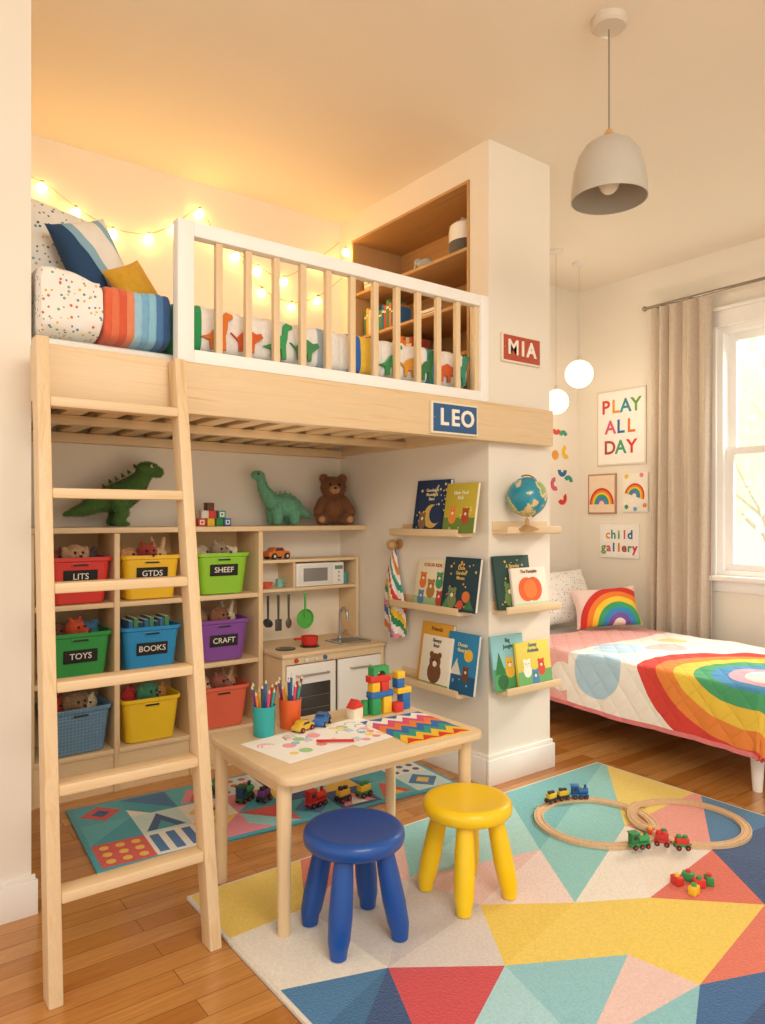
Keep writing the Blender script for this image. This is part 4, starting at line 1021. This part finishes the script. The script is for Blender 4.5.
for k,(u,v,c_) in enumerate(((650,836,'D8392E'),(664,838,'B8231F'),(677,884,'D8392E'),(688,880,'3FA05C'),(699,887,'D8392E'),(694,894,'F2C230'),(709,884,'3A8F4E'))):
    p=G(u,v,.0155); b=B(); b.box((0,0,.013),(.036,.024,.026),pm(c_,'paint'),.002); b.cyl((0,0,.026),(0,0,.034),.008,.008,pm(['F2C230','3FA05C','F2C230','D8392E','3A8F4E','3FA05C','D8392E'][k],'paint'),12)
    solo('toy_block',b,'small red, green and yellow wooden block on the rug','toy block',p,R(k*37),'loose blocks on the rug')
TL='toy vehicles on the play rug'
for (u,v,kd,cs_,rz,lab) in ((316,806,'e',('C62F2A','D8392E','B8231F'),10,'red wooden toy engine on the play rug'),(343,801,'w',('2A2A2A','E8B23A'),8,'yellow and black toy wagon on the play rug'),(364,796,'w',('3A8F4E','F2C230'),8,'yellow toy wagon on the play rug'),
    (245,801,'e',('2F5C3A','3A8F4E','23466E'),30,'green toy engine on the play rug'),(264,801,'w',('2A2A2A','7A3F8A'),30,'purple toy wagon on the play rug'),(218,794,'e',('3A8F4E','3FA05C','D8392E'),80,'small green toy engine on the play rug')):
    p=G(u,v,.0105); p.z=.0105
    (engine if kd=='e' else wagon)(p,R(rz),cs_,lab,1.12,TL)
# ================================================================ BED ROOM SIDE
BX0,BX1,BY0,BY1=3.33,4.33,1.52,3.47
piv=Vector((4.33,3.47,0)); BTH=R(-4); BSH=Vector((0,-.078,0))
def broot(c): return piv+Matrix.Rotation(BTH,3,'Z')@(c-piv)+BSH
bc0=Vector(((BX0+BX1)/2,(BY0+BY1)/2,0))
bd=thing('bed','low white single bed under the window','bed',bc0)
def PB(b,n,l=None): return P(b,n,l,bd)
b=B(); b.bb(BX0,BX0+.025,BY0+.026,BY1-.026,.16,.30,whitep,.004); b.bb(BX1-.025,BX1,BY0+.026,BY1-.026,.16,.30,whitep,.004); b.bb(BX0,BX1,BY0,BY0+.025,.16,.30,whitep,.004); b.bb(BX0,BX1,BY1-.025,BY1,.16,.62,whitep,.004); b.bb(BX0+.025,BX1-.025,BY0+.026,BY1-.026,.17,.20,pine(0)); PB(b,'bed_frame')
for xx in (BX0+.04,BX1-.04):
    for yy in (BY0+.04,BY1-.04):
        b=B(); b.cyl((xx,yy,0),(xx,yy,.16),.020,.030,whitep,20); PB(b,'leg')
b=B(); b.bb(BX0+.03,BX1-.03,BY0+.04,BY1-.03,.20,.42,pm('F3EEE6','fabric'),.03); PB(b,'mattress')
bd.location=broot(bc0); bd.rotation_euler=(0,0,BTH)
def quiltm():
    g=NG('rainbow_quilt_fabric'); tc=g.n('ShaderNodeTexCoord'); sp=g.n('ShaderNodeSeparateXYZ'); g.L(tc.outputs['UV'],sp.inputs[0])
    a,y=sp.outputs[0],sp.outputs[1]
    wob=g.math('MULTIPLY',g.math('SUBTRACT',g.noise(tc.outputs['UV'],5,2),.5),.03)
    def circ(cx,cy,sx=1.0,wb=wob):
        return g.math('ADD',wb,g.math('SQRT',g.math('ADD',g.math('POWER',g.math('ABSOLUTE',g.math('MULTIPLY',g.math('SUBTRACT',a,cx),sx)),2.0),g.math('POWER',g.math('ABSOLUTE',g.math('SUBTRACT',y,cy)),2.0))))
    c=lin('F4EEE3')
    c=g.mix(g.math('GREATER_THAN',g.math('ADD',y,g.math('ADD',wob,g.math('MULTIPLY',a,-.10))),1.52),c,lin('F0B4AE'))
    c=g.mix(g.math('LESS_THAN',circ(.42,1.36),.15),c,lin('AFCFE2'))
    c=g.mix(g.math('LESS_THAN',circ(.78,1.46,.7),.13),c,lin('BBD6E6'))
    c=g.mix(g.math('LESS_THAN',circ(.34,1.60),.08),c,lin('F4EEE3'))
    c=g.mix(g.math('LESS_THAN',circ(1.02,1.34,.8),.10),c,lin('F0C2BA'))
    c=g.mix(g.math('LESS_THAN',circ(1.24,1.46),.08),c,lin('F2D898'))
    d=circ(.76,.55)
    rb=g.ramp(g.math('MULTIPLY',d,1/.64),[(0,lin('F4EEE3')),(.24,lin('EFAEBB')),(.34,lin('4F96C6')),(.46,lin('4FA672')),(.58,lin('EFC94A')),(.72,lin('E98A3F')),(.85,lin('D8443A'))],True)
    c=g.mix(g.math('LESS_THAN',d,.64),c,rb)
    c=g.mix(g.math('LESS_THAN',a,.212),c,lin('E28284'))
    g.base(c,.92)
    s1=g.math('ABSOLUTE',g.math('SINE',g.math('MULTIPLY',g.math('ADD',a,y),26.0)))
    s2=g.math('ABSOLUTE',g.math('SINE',g.math('MULTIPLY',g.math('SUBTRACT',a,y),26.0)))
    st=g.math('POWER',g.math('MULTIPLY',s1,s2),.35)
    hh=g.math('ADD',st,g.math('MULTIPLY',g.noise(tc.outputs['UV'],22,3),.9))
    g.bump(hh,.6,.010); return g.m
QT=.458; drop=.31
b=B(); t=bmesh.new(); uvl=t.loops.layers.uv.new('UVMap')
na,nyq=100,116; g={}
a0_,a1=-drop,BX1-BX0-.01; y0,y1=-drop,1.52
for i in range(na+1):
    for j in range(nyq+1):
        a=a0_+(a1-a0_)*i/na; y=y0+(y1-y0)*j/nyq
        da=max(0,-a+.0); dy=max(0,-y+.0); dd=math.hypot(da,dy)
        rad=.035
        def bend(s_):
            if s_<=0: return 0,0
            L_=rad*math.pi/2
            if s_<L_: th_=s_/rad; return rad*math.sin(th_),rad*(1-math.cos(th_))
            return rad+ (s_-L_)*.12, rad+(s_-L_)*.99
        o_,z_=bend(min(dd,drop) if dd>0 else 0)
        k=1/(dd+1e-9)
        X=BX0-.0+max(a,0)-(o_*da*k if dd>0 else 0); Y=BY0-.0+max(y,0)-(o_*dy*k if dd>0 else 0)
        nz_=mnoise.noise(Vector((a*5,y*5,1.3)))+.6*mnoise.noise(Vector((a*12,y*9,4.1)))
        Z=QT-z_+(.0075*nz_ if dd<.03 else .003*nz_)+.004
        if dd>.06:
            q_=min(1,(dd-.06)/.18)
            wv=(.008*mnoise.noise(Vector((y*6,a*6,2)))+.005*math.sin(y*17+2*math.sin(y*5)))*q_; X-=abs(wv)*(da*k)*1.3; Y-=abs(wv)*(dy*k)
            Z+=.004*math.sin(y*7)*q_
        g[(i,j)]=(t.verts.new((X,Y,Z)),a+.5,y+.5)
for i in range(na):
    for j in range(nyq):
        q=[g[(i,j)],g[(i+1,j)],g[(i+1,j+1)],g[(i,j+1)]]
        f=t.faces.new([x[0] for x in q]); f.smooth=True
        for lp,x in zip(f.loops,q): lp[uvl].uv=(x[1],x[2])
b.bm.free(); b.bm=t; b.mi(quiltm())
nb_=modmesh(b,[('SOLIDIFY',dict(thickness=.016,offset=-1))])
c0=Vector((3.8,2.2,.455))
for v in nb_.bm.verts: v.co-=c0
ql=solo('quilt',nb_,'pink, white and light blue quilt with a large rainbow','bedding',broot(c0),BTH,sharp=60)
dk=dots('speckle','F7F3EC',['4A4A52','8A8A92','2A3A5A'],55,.20)
solo('pillow',pillow(.58,.40,.17,dk,seed=2),'white speckled pillow at the head of the bed','pillow',(3.98,3.25,.65),(R(-26),0,R(-8)))
def rainm(cx,cz,s_):
    g=NG('rainbow_cushion_fabric'); tc=g.n('ShaderNodeTexCoord'); sp=g.n('ShaderNodeSeparateXYZ'); g.L(tc.outputs['Object'],sp.inputs[0])
    d=g.math('SQRT',g.math('ADD',g.math('POWER',g.math('ABSOLUTE',g.math('SUBTRACT',sp.outputs[0],cx)),2.0),g.math('POWER',g.math('ABSOLUTE',g.math('SUBTRACT',sp.outputs[2],cz)),2.0)))
    g.base(g.ramp(g.math('MULTIPLY',d,s_),[(0,lin('F3EADC')),(.15,lin('7A5AA8')),(.27,lin('3A8FC8')),(.40,lin('3FA66A')),(.52,lin('F4CE3C')),(.65,lin('EE8434')),(.78,lin('D8392E')),(.92,lin('F3D9D0'))],True),.9)
    g.bump(g.noise(g.coord(),180,2),.3,.001); return g.m
solo('cushion',pillow(.44,.27,.14,rainm(.06,-.13,3.6),seed=5),'cushion with bold rainbow arcs on the bed','cushion',(4.075,2.94,.605),(R(-22),R(-4),R(-35)))
# curtain + rod
b=B(); t=bmesh.new(); g={}; nY,nZ=130,24
for i in range(nY+1):
    s_=i/nY
    for j in range(nZ+1):
        v=j/nZ; z=.05+(2.60-.05)*v
        sp2=1+.02*(1-v)
        y=2.615+(s_-.5)*.41*sp2+.006*math.sin(v*4+s_*9)
        x=4.420+ (.022+.006*(1-v))*(math.sin(s_*math.pi*2*4.5+.6*math.sin(v*2.2)+.9*math.sin(s_*7))+.35*math.sin(s_*math.pi*2*8+v*1.5))
        g[(i,j)]=t.verts.new((x-4.42,y-2.6,z))
for i in range(nY):
    for j in range(nZ): t.faces.new([g[(i,j)],g[(i+1,j)],g[(i+1,j+1)],g[(i,j+1)]])
b.add(t,pm('CFBEAA','fabric')); nbb=modmesh(b,[('SOLIDIFY',dict(thickness=.004))])
solo('curtain',nbb,'taupe linen curtain hanging in soft folds beside the window','curtain',(4.42,2.6,0),sharp=80)
cr=thing('curtain_rod','thin grey metal curtain rod above the window','curtain rod',(4.415,2.0,2.615))
b=B(); b.cyl((0,-1.1,0),(0,.86,0),.010,.010,pm('A0988C','metal'),14); part('rod',b,cr)
b=B(); b.sph((0,.875,0),.018,pm('A0988C','metal'),14); part('finial',b,cr)
for yy in (.80,-.9):
    b=B(); b.cyl((.084,yy,0),(0,yy,0),.006,.006,pm('8E867C','metal'),10); b.cyl((.084,yy,0),(.078,yy,0),.02,.02,pm('8E867C','metal'),16); part('bracket',b,cr)
def poster(name,u0,u1,v0,v1,label,cat,deco,frame=None,bg='FAF6EE',th=.012):
    um=(u0+u1)/2; A=onX(u0,v0,XR);C=onX(u1,v0,XR); mt=onX(um,v0,XR);mb=onX(um,v1,XR)
    w=A.y-C.y; h=mt.z-mb.z
    r=thing(name,label,cat,(XR-.0005,(A.y+C.y)/2,(mt.z+mb.z)/2),R(-90))
    b=B()
    fm=pm(frame,'paint') if frame else pm(bg,'paper')
    b.box((0,-th/2,0),(w,th,h),fm,.002); part('frame',b,r)
    b=B(); mg=.012 if frame else .002
    b.box((0,-th-.0005,0),(w-2*mg,.001,h-2*mg),pm(bg,'paper')); mx=Matrix.Translation((0,-th-.001,0))@Euler((R(90),0,0)).to_matrix().to_4x4()
    deco(b,w,h,mx); part('print',b,r); return r
lc=['D8493A','E8A03A','3A8F9E','6FA04A','D8607A','2F6E9E','E07A2E','B0503A','4FA07A','D8392E']
def letters(b,txt,size,mx,x0,y,sp,ci):
    n=len(txt)
    for i,ch in enumerate(txt): b.text(ch,size,pm(lc[(ci+i)%len(lc)],'paper'),mx@Matrix.Translation((x0+(i-(n-1)/2)*sp,y,.0005)),.0005,.0028)
poster('poster',598,647,389,465,'framed poster with colourful letters reading PLAY ALL DAY','poster',lambda b,w,h,mx:(letters(b,'PLAY',.135,mx,0,h*.27,.083,0),letters(b,'ALL',.135,mx,0,0,.085,4),letters(b,'DAY',.135,mx,0,-h*.27,.09,7)),frame='E9DCC6')
def arcs(b,cx_,cy_,rs,mx,sc_=1):
    cs=['D8392E','EE8434','F4CE3C','3FA66A','3A8FC8','8C6FB0']
    for i in range(6): b.disc((cx_,cy_),rs*(1-i*.13),pm(cs[i],'paper'),mx,24,0,180,r2=rs*(1-(i+1)*.13),th=.0006,sz=1.15)
poster('framed_picture',589,617,474,514,'small framed rainbow painting on the wall','picture',lambda b,w,h,mx:arcs(b,0,-h*.26,w*.43,mx),frame='B98A6A',bg='F3DCC0')
def abst(b,w,h,mx):
    mx2=mx@Matrix.Rotation(R(-18),4,'Z')
    arcs(b,.0,-h*.10,w*.40,mx2)
    for i,(x,y) in enumerate(((-.07,.115),(.05,.12),(-.07,-.10),(.075,-.09),(0,-.115))): b.disc((x,y),.016,pm(['F2C230','E88A9A','3FA66A','E98A3F','6FA8D0'][i],'paper'),mx,12)
poster('framed_picture',624,649,473,512,'small painting with a tilted rainbow and flowers','picture',abst,bg='F7EFE0')
poster('wall_sign',601,640,524,558,'small white sign with coloured lettering child gallery','sign',lambda b,w,h,mx:(letters(b,'child',.085,mx,0,h*.18,.046,1),letters(b,'gallery',.085,mx,0,-h*.2,.043,3)))
cut=[(556,428,'D8493A',200,340),(563,437,'3FA07A',20,160),(555,455,'E8A03A',0,359),(562,470,'2F6E9E',180,360),(555,484,'D8607A',90,300),(562,498,'D8392E',210,400),(568,482,'2F9A8A',0,150),(566,452,'F2C230',100,300)]
for u,v,c_,x0,x1 in cut:
    p=onY(u,v,YB); b=B(); mx=Euler((R(90),0,0)).to_matrix().to_4x4()
    if x1-x0>=359: b.disc((0,0),.035,pm(c_,'paint'),mx,24,th=.004)
    else: b.disc((0,0),.050,pm(c_,'paint'),mx,20,x0,x1,r2=.018,th=.004)
    solo('wall_decoration',b,'painted cutout shape mounted on the wall','wall decoration',(p.x,YB-.0005,p.z),0,'painted cutout shapes on the wall')
# pendants
pd=thing('pendant_lamp','greige dome pendant lamp with wooden cap','pendant lamp',(2.11,1.51,CZ))
b=B(); b.lathe([(0,0),(.060,0),(.060,-.022),(.053,-.03),(.008,-.034),(0,-.034)],pm('D2C6B6','plastic')); part('ceiling_rose',b,pd)
b=B(); b.cyl((0,0,-.03),(0,0,-.375),.0028,.0028,pm('8E8276'),8); part('cable',b,pd,'thin grey cable')
b=B(); b.lathe([(0,-.375),(.010,-.375),(.012,-.380),(.020,-.395),(.024,-.410),(0,-.410)],oak(2)); part('wooden_cap',b,pd,'turned wooden cap')
pr_=[(.0,-.408),(.028,-.408),(.052,-.414),(.080,-.432),(.102,-.466),(.117,-.516),(.125,-.575),(.126,-.612),(.123,-.612),(.121,-.575),(.113,-.516),(.098,-.468),(.078,-.437),(.050,-.420),(0,-.415)]
b=B(); b.lathe(pr_,pm('B9B1A3','plastic'),seg=48); part('lamp_shade',b,pd,'greige domed shade',sharp=60)
b=B(); b.cyl((0,0,-.416),(0,0,-.50),.02,.018,pm('E9E4DA'),16); part('socket',b,pd)
b=B(); b.sph((0,0,-.548),(.036,.036,.045),pm('F5EBDD','plastic'),20); part('bulb',b,pd)
def globe_l(x,y,zb,r_,lab):
    g_=thing('globe_pendant_lamp',lab,'pendant lamp',(x,y,CZ))
    b=B(); b.lathe([(0,0),(.045,0),(.045,-.015),(.006,-.022),(0,-.022)],pm('E9E1D6')); part('ceiling_rose',b,g_)
    b=B(); b.cyl((0,0,-.02),(0,0,zb-CZ+r_),.0025,.0025,pm('CFC6B8'),8); b.cyl((0,0,zb-CZ+r_-.004),(0,0,zb-CZ+r_+.025),.016,.012,pm('D9CDB8'),14); part('cable',b,g_)
    b=B(); b.sph((0,0,zb-CZ),r_,emis('FFEFD2',1.7),32); part('globe_shade',b,g_,'glowing white glass globe')
globe_l(3.97,3.075,2.15,.092,'white glass globe pendant above the bed'); globe_l(3.67,3.02,1.93,.078,'lower white glass globe pendant above the bed')
# ================================================================ OUTSIDE
gm=pm('C9D6AE','paper'); b=B(); b.bb(-7.2,10,-15,15,-.1,0,gm); o=solo('lawn',b,'pale green lawn outside the window','lawn',(12,0,-1.5)); o['kind']='stuff'
def tree(x,y,h,seed,label,nl=46,sz=.07):
    r=thing('tree',label,'tree',(x,y,-1.5)); rn=random.Random(seed)
    bark=pm('D6CCBC','paper'); b=B(); tips=[]
    def grow(p,d,L_,r_,lv):
        q=p+d*L_; b.cyl(p,q,r_,r_*.65,bark,8)
        if lv==0: tips.append(q); return
        for k in range(3):
            nd=(d+Vector((rn.uniform(-.8,.8),rn.uniform(-.8,.8),rn.uniform(-.1,.5)))).normalized(); grow(q,nd,L_*.68,r_*.55,lv-1)
        if lv<3: tips.append(q)
    grow(Vector((0,0,0)),Vector((0,0,1)),h*.32,.07,4)
    part('trunk',b,r,'grey-brown branching trunk')
    b=B(); t=bmesh.new()
    for tp in tips:
        for k in range(nl):
            c=tp+Vector((rn.gauss(0,.34),rn.gauss(0,.34),rn.gauss(0,.34))); 
            q=Euler((rn.uniform(0,6),rn.uniform(0,6),rn.uniform(0,6))).to_matrix(); s_=sz
            t.faces.new([t.verts.new(c+q@Vector(p)) for p in ((-s_,0,0),(0,-s_*.6,0),(s_,0,0),(0,s_*.6,0))])
    g=NG('glowing_leaf'+str(seed)); g.base(lin('DFE6C0'),.7); g.b.inputs['Emission Color'].default_value=lin('EEF0DC'); g.b.inputs['Emission Strength'].default_value=.5  # leaves emit a little and are paled to imitate glaring daylight
    b.add(t,g.m); o=part('foliage',b,r,'pale green leaves with added glow for bright daylight'); o['kind']='stuff'
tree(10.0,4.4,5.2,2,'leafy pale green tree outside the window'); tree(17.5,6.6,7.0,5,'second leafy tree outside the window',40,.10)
# ================================================================ LIGHT
w=bpy.data.worlds.new('World'); bpy.context.scene.world=w; w.use_nodes=True; nt=w.node_tree
bg=nt.nodes['Background']
tc=nt.nodes.new('ShaderNodeTexCoord'); sp=nt.nodes.new('ShaderNodeSeparateXYZ'); nt.links.new(tc.outputs['Generated'],sp.inputs[0])
cr_=nt.nodes.new('ShaderNodeValToRGB'); cr_.color_ramp.elements[0].position=.42; cr_.color_ramp.elements[0].color=(.98,.90,.79,1); cr_.color_ramp.elements[1].position=.6; cr_.color_ramp.elements[1].color=(1,.965,.91,1)
ma=nt.nodes.new('ShaderNodeMath'); ma.operation='MULTIPLY_ADD'; ma.inputs[1].default_value=.5; ma.inputs[2].default_value=.5
nt.links.new(sp.outputs[2],ma.inputs[0]); nt.links.new(ma.outputs[0],cr_.inputs[0]); nt.links.new(cr_.outputs[0],bg.inputs[0]); bg.inputs[1].default_value=1.15
def light(t,name,loc,e,col,**k):
    l=bpy.data.lights.new(name,t); l.energy=e; l.color=col
    for a,v in k.items(): setattr(l,a,v)
    o=bpy.data.objects.new(name,l); COL.objects.link(o); o.location=loc; return o
s=light('SUN','sun',(8,0,5),2.4,(1,.95,.87),angle=R(10)); s.rotation_euler=Vector((-1,.25,-.62)).to_track_quat('-Z','Y').to_euler()
for p,e in (((.9,3.15,2.32),1.5),((1.55,3.15,2.32),1.5),((2.1,3.15,2.32),1.2)): light('POINT','fairy_glow',p,e,(1,.62,.28),shadow_soft_size=.12)
light('POINT','globe_glow',(3.9,2.9,1.95),5,(1,.85,.66),shadow_soft_size=.1)
light('POINT','under_loft_fill',(1.5,2.60,1.20),3.2,(1,.85,.66),shadow_soft_size=.2)  # added fill lamp brightening the space below the loft, no fixture there
a=light('AREA','room_fill',(.6,-.9,2.6),52,(1,.93,.82),shape='RECTANGLE',size=1.6,size_y=1.0); a.rotation_euler=(R(40),0,R(-20))  # unseen area lamp added behind the camera to fill the room
a=light('AREA','window_fill',(6.0,1.3,3.7),330,(1,.985,.95),shape='RECTANGLE',size=2.4,size_y=1.4); a.rotation_euler=(Vector((3.6,2.0,.4))-Vector((6.0,1.3,3.7))).to_track_quat('-Z','Y').to_euler()  # added lamp outside, kept above the view, boosting daylight through the window
# camera
cam=bpy.data.cameras.new('camera'); co_=bpy.data.objects.new('camera',cam); COL.objects.link(co_)
co_.location=(0,0,H); co_.rotation_euler=(R(90),0,R(-37.15))
cam.sensor_fit='VERTICAL'; cam.sensor_height=36; cam.lens=36*F/1024; cam.shift_y=(HV-512)/1024; cam.clip_start=.02; cam.clip_end=100
bpy.context.scene.camera=co_
vs=bpy.context.scene.view_settings
try:
    vs.view_transform='Standard'; vs.look='None'; vs.exposure=0
except Exception as ex: print(ex)
